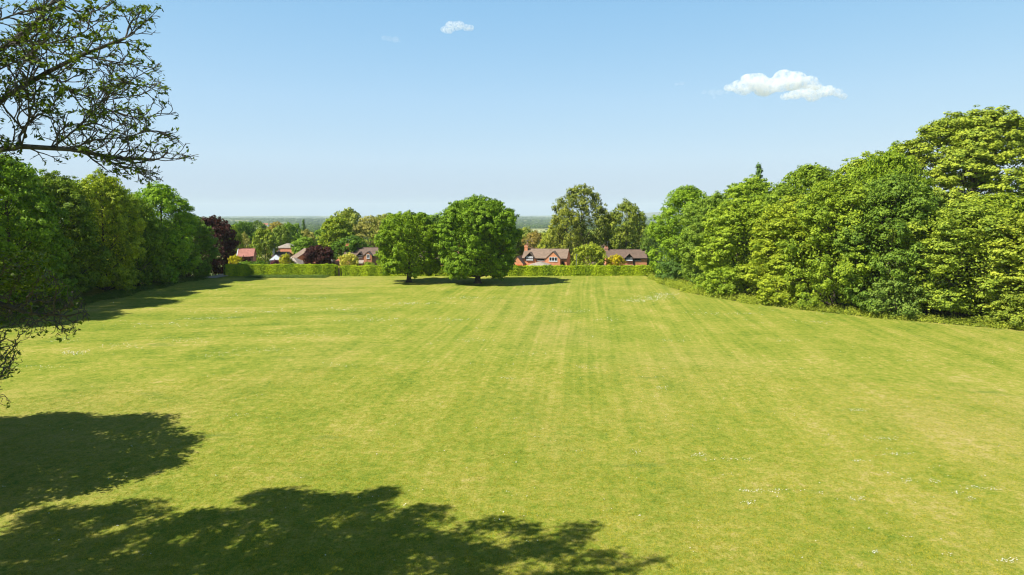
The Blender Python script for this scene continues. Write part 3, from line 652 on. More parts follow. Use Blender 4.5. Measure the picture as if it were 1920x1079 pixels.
DP = np.array(DP); n = len(DP); rr_ = rng.uniform(0.014, 0.031, n)*np.clip(DP[:, 1]/45, 1, 2.0)
a6 = np.linspace(0, 2*PI, 6, endpoint=False)
cz = lawn_z(DP[:, 0], DP[:, 1])+0.045
tilt = rng.normal(0, 0.3, (n, 2))
V = np.stack([DP[:, 0][:, None]+rr_[:, None]*np.cos(a6), DP[:, 1][:, None]+rr_[:, None]*np.sin(a6), cz[:, None]+rr_[:, None]*(np.cos(a6)*tilt[:, :1]+np.sin(a6)*tilt[:, 1:])], -1).reshape(-1, 3)
F = np.arange(n*6).reshape(n, 6)
M['daisy'] = simple_mat('white_petals', (0.62, 0.62, 0.48), 0.7, 0.1)
tag(mesh_obj('daisies', np_mesh('daisies', V, F, 6), M['daisy']), 'white daisies scattered in patches over the lawn', 'daisies', kind='stuff')

# ------------------------------------------------------------------ houses
class MB:
    def __init__(s): s.v = []; s.f = []
    def quad(s, *p): k = len(s.v); s.v += [tuple(q) for q in p]; s.f.append(tuple(range(k, k+len(p)))); return s
    def box(s, x0, x1, y0, y1, z0, z1):
        k = len(s.v); s.v += [(x0, y0, z0), (x1, y0, z0), (x1, y1, z0), (x0, y1, z0), (x0, y0, z1), (x1, y0, z1), (x1, y1, z1), (x0, y1, z1)]
        s.f += [(k, k+3, k+2, k+1), (k+4, k+5, k+6, k+7), (k, k+1, k+5, k+4), (k+1, k+2, k+6, k+5), (k+2, k+3, k+7, k+6), (k+3, k, k+4, k+7)]; return s
    def prism(s, poly, axis, a, b):       # polygon in (u,z), extruded along the other axis
        k = len(s.v); n = len(poly)
        for q in (a, b): s.v += [((u, q, z) if axis == 'y' else (q, u, z)) for u, z in poly]
        s.f.append(tuple(range(k, k+n))); s.f.append(tuple(range(k+2*n-1, k+n-1, -1)))
        for i in range(n): j = (i+1) % n; s.f.append((k+i, k+n+i, k+n+j, k+j))
        return s
    def slab(s, p0, p1, p2, p3, th):      # sloping slab, thickness downwards
        k = len(s.v); s.v += [tuple(q) for q in (p0, p1, p2, p3)] + [(q[0], q[1], q[2]-th) for q in (p0, p1, p2, p3)]
        s.f += [(k, k+1, k+2, k+3), (k+7, k+6, k+5, k+4)] + [(k+i, k+4+i, k+4+(i+1) % 4, k+(i+1) % 4) for i in range(4)]; return s
    def build(s, name, mat, parent=None):
        me = bpy.data.meshes.new(name); me.from_pydata(s.v, [], s.f); me.update(); me.materials.append(mat)
        o = bpy.data.objects.new(name, me); C.objects.link(o)
        if parent: o.parent = parent
        return o
def window(h, x, y, z, w_, hh, frame='frame_dark', glass='glass', panes=2, axis='x'):
    """window on a wall facing -y (axis x) ; front plane y"""
    wn = MB(); fr = 0.09
    wn.box(x-w_/2, x+w_/2, y-0.05, y+0.02, z, z+fr).box(x-w_/2, x+w_/2, y-0.05, y+0.02, z+hh-fr, z+hh)
    for i in range(panes+1):
        xx = x-w_/2 + (w_-fr)*i/panes; wn.box(xx, xx+fr, y-0.055, y+0.015, z+fr-.001, z+hh-fr+.001)
    f = wn.build('window', M[frame], h)
    MB().box(x-w_/2+0.02, x+w_/2-0.02, y-0.02, y+0.01, z+0.02, z+hh-0.02).build('pane', M[glass], f)
    MB().box(x-w_/2-0.08, x+w_/2+0.08, y-0.11, y+0.02, z-0.09, z-0.003).build('sill', M['frame_white'], f)
def gable_roof(h, x0, x1, y0, y1, ze, zr, mat, oh=0.35, along='x', th=0.14, name='roof'):
    b = MB()
    if along == 'x':
        ym = (y0+y1)/2; sl = (zr-ze)/(ym-y0); zo = ze - sl*oh
        b.slab((x0-oh*.5, y0-oh, zo), (x1+oh*.5, y0-oh, zo), (x1+oh*.5, ym, zr), (x0-oh*.5, ym, zr), th)
        b.slab((x1+oh*.5, y1+oh, zo), (x0-oh*.5, y1+oh, zo), (x0-oh*.5, ym+.004, zr), (x1+oh*.5, ym+.004, zr), th)
        b.box(x0-oh*.5-.01, x1+oh*.5+.01, ym-.09, ym+.09, zr-.02, zr+.06)
    else:
        xm = (x0+x1)/2; sl = (zr-ze)/(xm-x0); zo = ze - sl*oh
        b.slab((x0-oh, y1, zo), (x0-oh, y0-oh*.6, zo), (xm, y0-oh*.6, zr), (xm, y1, zr), th)
        b.slab((x1+oh, y0-oh*.6, zo), (x1+oh, y1, zo), (xm+.004, y1, zr), (xm+.004, y0-oh*.6, zr), th)
    o = b.build(name, M[mat], h)
    if along == 'x' and name == 'roof': MB().box(x0-.1, x1+.1, y0-oh-.13, y0-oh-.004, zo-.2, zo-.07).build('gutter', M['frame_dark'], o)
    return o
def gable_walls(h, x0, x1, y0, y1, ze, zr, mat, along='x', zb=-0.5, name='wall'):
    b = MB()
    if along == 'x': ym = (y0+y1)/2; b.prism([(y0, zb), (y1, zb), (y1, ze), (ym, zr-.12), (y0, ze)], 'x', x0, x1)
    else: xm = (x0+x1)/2; b.prism([(x0, zb), (x1, zb), (x1, ze), (xm, zr-.12), (x0, ze)], 'y', y0, y1)
    return b.build(name, M[mat], h)
def hip_roof(h, x0, x1, y0, y1, ze, zr, mat, oh=0.3, name='roof'):
    b = MB(); x0 -= oh; x1 += oh; y0 -= oh; y1 += oh; d = min(x1-x0, y1-y0)/2
    if x1-x0 >= y1-y0: a, c = (x0+d, (y0+y1)/2, zr), (x1-d+.01, (y0+y1)/2, zr)
    else: a, c = ((x0+x1)/2, y0+d, zr), ((x0+x1)/2, y1-d+.01, zr)
    p = [(x0, y0, ze), (x1, y0, ze), (x1, y1, ze), (x0, y1, ze)]
    if x1-x0 >= y1-y0: b.quad(p[0], p[1], c, a); b.quad(p[1], p[2], c); b.quad(p[2], p[3], a, c); b.quad(p[3], p[0], a)
    else: b.quad(p[0], p[1], a); b.quad(p[1], p[2], c, a); b.quad(p[2], p[3], c); b.quad(p[3], p[0], a, c)
    b.box(x0, x1, y0, y1, ze-.16, ze-.003)
    return b.build(name, M[mat], h)
def chimney(h, x, y, z0, z1, mat='brick', w_=0.75, pots=2):
    c_ = MB().box(x-w_/2, x+w_/2, y-.35, y+.35, z0, z1).box(x-w_/2-.07, x+w_/2+.07, y-.42, y+.42, z1-.32, z1-.12).build('chimney', M[mat], h)
    b = MB()
    for i in range(pots):
        xx = x-w_/4+i*w_/2; b.box(xx-.11, xx+.11, y-.11, y+.11, z1, z1+.3)
    b.build('chimney_pot', M['roof_orange'], c_)
    V, F = tubes([(np.array([[x+.3, y, z1-.5], [x+.3, y, z1+1.3]]), np.array([.025, .025])), (np.array([[x-.35, y, z1+1.2], [x+.95, y, z1+1.25]]), np.array([.02, .02]))] + [(np.array([[x-.3+.2*q_, y-.3, z1+1.21], [x-.3+.2*q_, y+.3, z1+1.21]]), np.array([.014, .014])) for q_ in range(6)], 4)
    mesh_obj('aerial', np_mesh('aerial', V, F, 4), M['lead'], c_)
def house(name, px, d, rz, label, group='brick houses beyond the hedge'):
    x = xat(px, d, 480); h = empty(name, (x, d, gz(x, d)), rz); tag(h, label, 'house', group); return h
def bay_dormer(h, x, y, zb, zt, w_, roofmat, frame='frame_dark', glass='glass_lace'):
    """small gabled window dormer breaking the eaves"""
    gw = MB().prism([(x-w_/2, zt), (x+w_/2, zt), (x, zt+w_*.48)], 'y', y-.22, y+1.6).build('dormer_gable', M['frame_dark'], h)
    MB().slab((x-w_/2-.3, y+2.0, zt-.25), (x-w_/2-.3, y-.5, zt-.25), (x, y-.5, zt+w_*.48+.12), (x, y+2.0, zt+w_*.48+.12), .12).slab((x+w_/2+.3, y-.5, zt-.25), (x+w_/2+.3, y+2.0, zt-.25), (x+.004, y+2.0, zt+w_*.48+.12), (x+.004, y-.5, zt+w_*.48+.12), .12).build('dormer_roof', M[roofmat], h)
    MB().box(x-w_/2, x+w_/2, y-.2, y-.003, zb-.15, zt-.003).build('dormer_front', M[frame], h)
    window(h, x, y-.2, zb, w_-.25, zt-zb-.08, 'frame_white', glass, 3)

# gabled house right of the oaks
D1 = 158.0; k1 = D1/1280
h = house('brick_house', 979.5, D1, R(-11), 'gabled brick house with long brown roof right of the oaks'); g0 = h.location.z
W1 = 10.3; ze, zr = zat(483, D1)-g0, zat(466.5, D1+3.5)-g0
gable_walls(h, 0, W1, 0, 7.4, ze, zr, 'brick'); gable_roof(h, 0, W1, 0, 7.4, ze, zr, 'roof_brown', .2)
chimney(h, 0.35, 3.2, ze, zat(460.5, D1+3.5)-g0, 'brick')
fx0, fx1 = 5.55, 8.95; fz = zat(471, D1-1)-g0
gable_walls(h, fx0, fx1, -1.3, 2.6, ze-.1, fz, 'brick', 'y', name='front_wing_wall'); gable_roof(h, fx0, fx1, -1.3, 3.6, ze-.1, fz, 'roof_brown', .18, 'y', .1, name='front_wing_roof')
window(h, 7.35, -1.3, zat(488.5, D1)-g0, 1.9, .95, 'frame_white', 'glass', 3); window(h, 7.35, -1.3, 0.7, 2.1, 1.3, 'frame_dark')
bay_dormer(h, 1.75, 0, zat(487.5, D1)-g0, zat(480.5, D1)-g0, 1.75, 'roof_brown')
window(h, 4.35, 0, zat(488.8, D1)-g0, 1.7, .55, 'frame_dark', 'glass', 3); window(h, 1.7, 0, 0.8, 1.8, 1.2, 'frame_dark')
MB().box(3.3, 3.42, -.14, -.004, 0, ze-.1).build('drainpipe', M['frame_dark'], h)
MB().box(9.1, 9.75, -.06, -.003, 0.9, 4.9).build('recess_shade_panel', M['frame_dark'], h)  # dark panel: shade of the recess beside the front wing, put in as colour
MB().box(2.6, 6.6, -5.6, -.06, -.6, zat(497.5, 153)-g0-.17).build('garage_wall', M['brick_pink'], h)
hip_roof(h, 2.6, 6.6, -5.6, -.4, zat(497.2, 153)-g0, zat(490.5, 155)-g0, 'roof_pale', name='garage_roof')

# garage with red door left of it
h = house('brick_garage', 959, 156, R(-14), 'small brick garage with red door left of the gabled house'); g0 = h.location.z
ze, zr = zat(494, 156)-g0, zat(481, 156)-g0
gable_walls(h, 0, 2.7, 0, 5.2, ze, zr, 'brick', 'y'); gable_roof(h, 0, 2.7, 0, 5.2, ze, zr, 'roof_dark', .16, 'y', .1)
MB().box(.25, 2.45, -.06, -.003, 0, zat(496.5, 156)-g0).build('door', M['door_red'], h)

# right brick house
D2 = 156.0
h = house('brick_house', 1136.5, D2, R(-2), 'brick house with dark roof partly hidden by the sunlit row'); g0 = h.location.z
ze, zr = zat(483, D2)-g0, zat(468, D2+3.4)-g0
gable_walls(h, 0, 9.3, 0, 7, ze, zr, 'brick'); gable_roof(h, 0, 9.3, 0, 7, ze, zr, 'roof_dark', .2)
chimney(h, .35, 3.3, ze, zat(464, D2+3.4)-g0, 'brick_pink')
bay_dormer(h, 5.2, 0, zat(488.5, D2)-g0, zat(483, D2)-g0, 1.75, 'roof_dark')
window(h, 7.2, 0, zat(489, D2)-g0, 1.3, .55, 'frame_dark'); MB().box(6.15, 6.55, -.08, -.003, 0, ze-.2).build('recess_shade_strip', M['frame_dark'], h)  # wide dark strip paints in the shade of the recess beside the dormer
window(h, 7.9, 0, .8, 1.6, 1.2, 'frame_dark'); window(h, 5.1, 0, .8, 1.9, 1.2, 'frame_dark')
MB().slab((4.0, -1.1, zat(499, D2)-g0), (6.3, -1.1, zat(499, D2)-g0), (6.3, -.003, zat(496.5, D2)-g0), (4.0, -.003, zat(496.5, D2)-g0), .1).build('porch_roof', M['roof_dark'], h)

# white house with grey roof between
h = house('rendered_house', 1073, 190, R(-4), 'white walled house with dark gables peeping behind the round lime tree'); g0 = h.location.z
ze, zr = zat(473, 190)-g0, zat(455, 194)-g0
gable_walls(h, 0, 9.5, 0, 7, ze, zr, 'render_white'); gable_roof(h, 0, 9.5, 0, 7, ze, zr, 'roof_dark')
gable_walls(h, .3, 3.2, -1, 3, ze+.3, zat(452, 190)-g0, 'brick_pink', 'y', name='front_wing_wall'); gable_roof(h, .3, 3.2, -1, 3, ze+.3, zat(452, 190)-g0, 'roof_dark', .25, 'y', .12, name='front_wing_roof')
window(h, 1.7, -1, ze-1.0, 1.3, 1.0, 'frame_white')
hip_roof(h, 4, 9, -5, -.5, zat(484, 186)-g0, zat(477, 187)-g0, 'roof_dark', name='annexe_roof'); MB().box(4, 9, -5, -.5, -.5, zat(484, 186)-g0-.17).build('annexe_wall', M['brick_pink'], h)
h = house('low_garage', 1109, 152, R(0), 'low brown garage roof between the round lime tree and golden bush', 'brick houses beyond the hedge'); g0 = h.location.z
MB().box(0, 3.1, 0, 4, -.5, zat(498, 152)-g0-.17).build('wall', M['brick_pink'], h); hip_roof(h, 0, 3.1, 0, 4, zat(498, 152)-g0, zat(490, 154)-g0, 'roof_brown')

# dark roofed house left of the oaks
D5 = 156.0
h = house('brick_house', 645, D5, R(2), 'brick house with dark roof and chimney left of the smaller oak'); g0 = h.location.z
ze, zr = zat(479, D5)-g0, zat(464.5, D5+3)-g0
gable_walls(h, 0, 7.8, 0, 6.6, ze, zr, 'brick_pink'); gable_roof(h, 0, 7.8, 0, 6.6, ze, zr, 'roof_dark')
chimney(h, .35, 2.6, ze-1, zat(459.5, D5+2)-g0, 'brick')
gable_walls(h, 4.75, 6.5, -1.4, 2.5, zat(478, D5)-g0, zat(472, D5)-g0, 'brick', 'y', name='front_wing_wall'); gable_roof(h, 4.75, 6.5, -1.4, 2.5, zat(478, D5)-g0, zat(471.6, D5)-g0, 'roof_dark', .12, 'y', .1, name='front_wing_roof')
window(h, 5.7, -1.4, zat(484, D5)-g0, .65, .95, 'frame_white')
bay_dormer(h, 3.7, 0, zat(484, D5)-g0, zat(478.5, D5)-g0, 1.3, 'roof_dark')
MB().slab((2.6, -1.7, zat(493, D5)-g0), (4.6, -1.7, zat(493, D5)-g0), (4.6, -.003, zat(487, D5)-g0), (2.6, -.003, zat(487, D5)-g0), .1).build('porch_roof', M['roof_pale'], h)
MB().box(2.7, 3.1, -1.6, -1.3, 0, zat(493, D5)-g0-.1).box(4.1, 4.5, -1.6, -1.3, 0, zat(493, D5)-g0-.1).build('porch_pillar', M['brick'], h)
MB().box(3.2, 4.0, -.06, -.003, 0, 2.1).build('door', M['frame_dark'], h)
window(h, 1.6, 0, .9, 1.7, 1.2, 'frame_dark')
# its garage wing: low pinkish roof sloping to the left
h = house('garage_block', 621, 151, R(6), 'long pinkish garage roof behind the hedge gap'); g0 = h.location.z
MB().box(0, 3.9, 0, 6, -.6, zat(494, 151)-g0-.15).build('wall', M['brick_pink'], h)
MB().slab((-.3, -.2, zat(495, 151)-g0), (3.9, -.2, zat(495, 151)-g0), (3.9, 5, zat(480, 156)-g0), (1.9, 5, zat(480, 156)-g0), .14).build('roof', M['roof_orange'], h)
h = house('flat_annexe', 621, 162, R(0), 'grey low roof and white gable post right of the round purple tree'); g0 = h.location.z
gable_walls(h, 0, 3.2, 0, 5, zat(483, 162)-g0, zat(476, 164)-g0, 'render_white'); gable_roof(h, 0, 3.2, 0, 5, zat(483, 162)-g0, zat(476, 164)-g0, 'roof_brown')
window(h, 1.7, 0, zat(488, 162)-g0, 1.3, .5, 'frame_dark')

# brick gable house behind the purple tree
h = house('brick_house', 556, 154, R(24), 'orange brick gable end left of the round purple tree'); g0 = h.location.z
ze, zr = zat(484, 154)-g0, zat(469, 154)-g0
gable_walls(h, 0, 5.6, 0, 8, ze, zr, 'brick', 'y'); gable_roof(h, 0, 5.6, 0, 8, ze, zr, 'roof_brown', .3, 'y')
window(h, 2.8, 0, zat(478, 154)-g0, .5, .7, 'frame_dark'); window(h, 1.6, 0, .8, 1.5, 1.2, 'frame_dark')
gable_walls(h, 3.0, 7.0, -3.2, -.004, zat(497, 152)-g0, zat(489, 152)-g0, 'brick', 'y', name='porch_wall'); gable_roof(h, 3.0, 7.0, -3.2, -.004, zat(497, 152)-g0, zat(489, 152)-g0, 'roof_orange', .2, 'y', name='porch_roof')
h = house('garage_block', 527, 150, R(-8), 'pale grey garage roof left of the orange brick gable'); g0 = h.location.z
MB().box(0, 3.9, 0, 4.6, -.6, zat(496, 150)-g0-.17).build('wall', M['brick_pink'], h); hip_roof(h, 0, 3.9, 0, 4.6, zat(496, 150)-g0, zat(483.5, 152)-g0, 'roof_pale')
h = house('garage_block', 541, 160, R(-2), 'further grey roof just above the pale grey garage roof'); g0 = h.location.z
MB().box(0, 4, 0, 5, -.6, zat(485, 160)-g0-.17).build('wall', M['brick_pink'], h); hip_roof(h, 0, 4, 0, 5, zat(485, 160)-g0, zat(476, 162)-g0, 'roof_pale')
# small white glazed roof
h = house('conservatory', 506, 152, R(12), 'small white glazed conservatory roof beside the acid yellow bush'); g0 = h.location.z
MB().box(0, 2.3, 0, 2.6, -.5, zat(488, 152)-g0-.17).build('wall', M['render_white'], h); hip_roof(h, 0, 2.3, 0, 2.6, zat(488, 152)-g0, zat(478, 153)-g0, 'render_pale', .15)
MB().box(.2, 1.1, -.05, -.003, .8, 2).build('window', M['glass'], h)
# far brick house
D7 = 192.0
h = house('brick_house', 519, D7, R(8), 'far brick house with pale roof above the acid yellow bush'); g0 = h.location.z
ze, zr = zat(465, D7)-g0, zat(456.5, D7+3)-g0
MB().box(0, 4.8, 0, 7, -.5, ze-.17).build('wall', M['brick_pink'], h); hip_roof(h, 0, 4.8, 0, 7, ze, zr, 'roof_pale', .4)
gable_walls(h, 1.4, 5.0, -2.6, -.003, zat(477, D7)-g0, zat(467, D7)-g0, 'brick', 'x', name='lean_to_wall'); gable_roof(h, 1.4, 5.0, -2.6, -.003, zat(475, D7)-g0, zat(467, D7)-g0, 'roof_orange', .15, name='lean_to_roof')
window(h, .8, 0, ze-1.5, .8, .8, 'frame_white')
h = house('dark_roofed_house', 510, 170, R(4), 'low dark house with pale tall chimney right of the birch like tree'); g0 = h.location.z
gable_walls(h, 0, 3.6, 0, 5, zat(480, 170)-g0, zat(473, 172)-g0, 'brick_pink'); gable_roof(h, 0, 3.6, 0, 5, zat(480, 170)-g0, zat(473, 172)-g0, 'roof_dark')
chimney(h, .15, .9, 0, zat(467, 170)-g0, 'render_white', .4, 1)
# red clay roof
h = house('red_roofed_house', 446, 158, R(14), 'house with red clay roof and white verge beside the copper beech'); g0 = h.location.z
ze, zr = zat(480, 158)-g0, zat(466.5, 161)-g0
gable_walls(h, 0, 3.3, 0, 6, ze, zr, 'brick_pink'); gable_roof(h, 0, 3.3, 0, 6, ze, zr, 'roof_red')
MB().slab((-.32, -.45, ze-.22), (-.19, -.45, ze-.22), (-.19, 3.0, zr+.1), (-.32, 3.0, zr+.1), .3).build('verge_board', M['frame_white'], h)
window(h, 1.7, 0, .8, 1.5, 1.1)
# bits between the oak trunks
h = house('brick_house', 783, 158, R(-6), 'brick house glimpsed through the gap between the two oaks'); g0 = h.location.z
ze, zr = zat(486, 158)-g0, zat(470, 161)-g0
gable_walls(h, 0, 9.5, 0, 7, ze, zr, 'brick'); gable_roof(h, 0, 9.5, 0, 7, ze, zr, 'roof_brown'); chimney(h, 9.0, 3, ze, zr+1)
window(h, 1.6, 0, ze-1.5, 1.5, 1, 'frame_white'); window(h, 4.6, 0, ze-1.5, 1.5, 1, 'frame_white'); window(h, 2.2, 0, .8, 1.8, 1.2)
# far roofs
h = house('white_far_house', 458, 235, R(0), 'tiny white house end among trees above the red clay roof'); g0 = h.location.z
gable_walls(h, 0, 2.6, 0, 5, zat(458, 235)-g0, zat(453, 235)-g0, 'render_white', 'y'); gable_roof(h, 0, 2.6, 0, 5, zat(458, 235)-g0, zat(453, 235)-g0, 'roof_pale', .2, 'y')
for px, d, wd, tp, bt, rm, wm, lb in ((486, 1850, 18, 419, 423.5, 'roof_orange', 'render_white', 'distant pale building in the woods left of centre'), (990, 230, 9, 447, 455, 'roof_brown', 'brick_pink', 'far brick house hidden in the orange brown tree')):
    h = house('distant_building', px, d, R(3), lb, 'distant buildings'); g0 = h.location.z; wm_ = wd*d/1280
    gable_walls(h, 0, wm_, 0, 8, zat(bt-1.5, d)-g0, zat(tp, d)-g0, wm, zb=-.5); gable_roof(h, 0, wm_, 0, 8, zat(bt-1.5, d)-g0, zat(tp, d)-g0, rm)

# gate post and board in the hedge gap, path spot, fence panels
e = empty('garden_gate', (xat(636, HY-.2, 515), HY, 0)); tag(e, 'small weathered wooden gate closing the gap in the hedge', 'gate')
MB().box(-.32, .32, -.03, .03, .1, 1.55).build('gate_panel', M['wood'], e)
MB().box(-.4, -.323, -.06, .06, -.1, 1.75).build('post', M['wood'], e); MB().box(.323, .4, -.06, .06, -.1, 1.75).build('post', M['wood'], e)
x0, y0 = G(402, 518); x1, y1 = G(424, 512)
pts = [(-60.5, 131.6), (-57.6, 132.2), (-57.4, 134.5), (-57.0, 142), (-60, 142), (-60.6, 135)]
mp = MB(); mp.v = [(a, b, 0.17) for a, b in pts]; mp.f = [tuple(range(6))]; tag(mp.build('path', M['path']), kind='structure')

# lamp post beside the round lime tree
x = xat(1081, 145); e = empty('lamp_post', (x, 145, gz(x, 145))); tag(e, 'slim grey lamp post left of the round lime green tree', 'lamp post')
V, F = tubes([(np.array([[0, 0, 0], [0, 0, 2.2], [0, 0, zat(478, 145)-gz(x, 145)]]), np.array([.11, .075, .06]))], 8); mesh_obj('pole', np_mesh('pole', V, F, 4, smooth=True), M['lead'], e)
zt = zat(478, 145)-gz(x, 145); MB().box(-.12, .35, -.12, .12, zt-.02, zt+.1).build('lamp_head', M['lead'], e)

# ------------------------------------------------------------------ far woods (uncountable)
def far_woods(seed):
    rng = np.random.default_rng(seed)
    protos = []
    for k in range(6):                           # crowns of unit radius
        for nq in ((420,), (150,), (60,)):
            nq = nq[0]; d = rdirs(rng, nq); d[:, 2] = np.abs(d[:, 2])*1.0-0.25*(rng.uniform(size=nq) < .4)
            lob = 1+0.22*np.sin(d[:, 0]*5+k)*np.cos(d[:, 1]*6+k*2)+0.12*rng.normal(size=nq)
            P = d*lob[:, None]*np.array([1, 1, .95]); nm = unit(d+0.6*rdirs(rng, nq)+np.array([0, 0, .3]))
            V, F = leaf_quads(rng, P, nm, {420: .2, 150: .33, 60: .55}[nq], .8)
            protos.append((nq, V.reshape(nq, 4, 3)))
    Vs, Ts, Cs = [], [], []
    def put(x, y, rad, hgt, lod, cidx):
        nq, P = protos[rng.integers(0, 6)*3+lod]; z = hz(np.float64(x), np.float64(y))
        Vs.append(P*np.array([rad, rad, hgt*.52])+np.array([x, y, float(z)+hgt*.48])); Ts.append(np.clip(rng.uniform(0, 1)*.9+.25*rng.uniform(0, 1, nq)-.1, 0, 1))
    dens = lambda x, y: (np.sin(x/170+2)*np.cos(y/230)+.6*np.sin(x/61+y/97)+.5*np.cos(y/140-x/310))
    for (r0, r1, n, lod, keep, a0) in ((290, 620, 520, 0, -1.3, 30), (620, 1500, 2300, 1, -.95, 30), (1500, 3600, 6000, 2, -.75, 30), (3600, 12000, 8000, 2, -.6, 30)):
        for _ in range(n):
            a = rng.uniform(R(-a0), R(a0)); r = math.exp(rng.uniform(math.log(r0), math.log(r1))); x, y = r*math.sin(a), r*math.cos(a)
            if dens(x, y) < keep+rng.normal(0, .3): continue
            pxx = 960+1280*x/y
            if 1150 < y < 2350 and 972 < pxx < 1035: continue        # pale hay field
            if 1150 < y < 2500 and 1185 < pxx < 1250: continue
            if 1500 < y < 2500 and 468 < pxx < 512: continue
            if r < 620: s = rng.uniform(3.8, 6.5); h_ = s*rng.uniform(1.6, 2.2)
            else: s = rng.uniform(5, 9)*(1+max(0, r-2500)/5000); h_ = rng.uniform(9, 15)
            put(x, y, s, h_, lod, 0)
    V = np.concatenate(Vs).reshape(-1, 3); n = len(V)//4
    return np_mesh('far_woods', V, np.arange(n*4).reshape(n, 4), 4, tint=np.concatenate(Ts), mats=[M['leaf']])
o = mesh_obj('far_woods', far_woods(4)); o.color = (0.052, 0.094, 0.026, 1)
tag(o, 'distant woods and hedgerows reaching to the horizon', 'woods', kind='stuff')

# ------------------------------------------------------------------ near tree with twigs overhanging the left of the picture
def in_poly(px, py, poly):
    c = False; j = len(poly)-1
    for i in range(len(poly)):
        xi, yi = poly[i]; xj, yj = poly[j]
        if (yi > py) != (yj > py) and px < (xj-xi)*(py-yi)/(yj-yi)+xi: c = not c
        j = i
    return c
def colonize(seeds_paths, attract, step=0.13, infl=0.9, kill=0.2, iters=170, seed=1, jit=0.30):
    rnd = random.Random(seed)
    nodes = []; parent = []
    for path, par0 in seeds_paths:
        prev = par0
        for k in range(len(path)-1):
            a, b = Vector(path[k]), Vector(path[k+1]); n = max(1, int((b-a).length/step))
            for i in range(n+(1 if k == len(path)-2 else 0)):
                nodes.append(a.lerp(b, i/n) + Vector((rnd.gauss(0, .02), rnd.gauss(0, .02), rnd.gauss(0, .02)))); parent.append(prev); prev = len(nodes)-1
    att = [Vector(a) for a in attract]
    for it in range(iters):
        kd = kdtree.KDTree(len(nodes))
        for i, n in enumerate(nodes): kd.insert(n, i)
        kd.balance()
        pull = {}; keep = []
        for a in att:
            co, idx, dist = kd.find(a)
            if dist < kill: continue
            keep.append(a)
            if dist < infl:
                d = (a-co)/dist
                if idx in pull: pull[idx] += d
                else: pull[idx] = d.copy()
        att = keep
        if not pull or not att: break
        for idx, d in pull.items():
            if d.length < 1e-6: continue
            d.normalize(); d += Vector((rnd.gauss(0, jit*.8)+.22, rnd.gauss(0, jit), rnd.gauss(0, jit)+.05)); d.normalize()
            nodes.append(nodes[idx]+d*step); parent.append(idx)
    return nodes, parent
def skeleton_mesh(nodes, parent, tip=0.008, ex=2.35, rmax=0.4):
    n = len(nodes); kids = [[] for _ in range(n)]
    for i, p in enumerate(parent):
        if p >= 0: kids[p].append(i)
    rad = [0.0]*n
    for i in range(n-1, -1, -1):
        rad[i] = tip if not kids[i] else min(rmax, sum(rad[k]**ex for k in kids[i])**(1/ex)+0.00012)
    paths = []; started = [i for i in range(n) if parent[i] < 0]
    stack = [(s, None) for s in started]
    while stack:
        i, pre = stack.pop(); pts = []; rs = []
        if pre is not None: pts.append(nodes[pre]); rs.append(min(rad[pre], rad[i]*1.25))
        cur = i
        while True:
            pts.append(nodes[cur]); rs.append(rad[cur])
            if not kids[cur]: break
            ks = sorted(kids[cur], key=lambda k: -rad[k]); 
            for k in ks[1:]: stack.append((k, cur))
            cur = ks[0]
        if len(pts) > 1: paths.append((np.array([tuple(p) for p in pts]), np.array(rs)))
    return paths, kids, rad
rnd = random.Random(12); rng = np.random.default_rng(12)
# attractors in the part of the crown that hangs into view (14-21 m away)
polyA = [(-60, -60), (170, -60), (190, -8), (215, 14), (240, 10), (262, 36), (294, 20), (286, 52), (252, 74), (240, 92), (268, 96), (292, 128), (286, 142), (252, 146), (262, 160), (302, 168), (288, 198), (322, 214), (316, 240), (318, 262), (368, 292), (345, 306), (310, 306), (302, 338), (262, 312), (236, 326), (196, 300), (150, 300), (110, 286), (60, 296), (-60, 290)]
attr = []
while len(attr) < 5000:
    px, py = rnd.uniform(-60, 370), rnd.uniform(-60, 340)
    edge_ = min(1.0, max(0.0, (px-195)/110)); lump = math.sin(px*.085+1)*math.sin(py*.095+px*.02)
    if in_poly(px, py, polyA) and (lump > -0.95+1.25*edge_ or rnd.random() < 0.10): attr.append(at(px, py, rnd.uniform(14.5, 20.5)))
polyB = [(-70, 470), (60, 478), (110, 520), (150, 548), (176, 596), (130, 640), (80, 628), (40, 640), (35, 700), (-10, 720), (-70, 660)]
attB = []
while len(attB) < 2500:
    px, py = rnd.uniform(-70, 180), rnd.uniform(470, 722)
    if in_poly(px, py, polyB): attB.append(at(px, py, rnd.uniform(15.5, 20)))
for _ in range(60): attB.append(at(rnd.uniform(-60, 24), rnd.uniform(725, 765), rnd.uniform(16, 18)))
TB = Vector((-21.5, 13.5, 0))
trunk_path = [TB, TB+Vector((.2, .1, 4)), TB+Vector((.1, .3, 8)), TB+Vector((.5, .5, 12)), TB+Vector((.4, .6, 17))]
def idx_at(z, path):  # helper: nothing branches exactly; limbs begin on the trunk line
    for a, b in zip(path, path[1:]):
        if a.z <= z <= b.z: return a.lerp(b, (z-a.z)/(b.z-a.z))
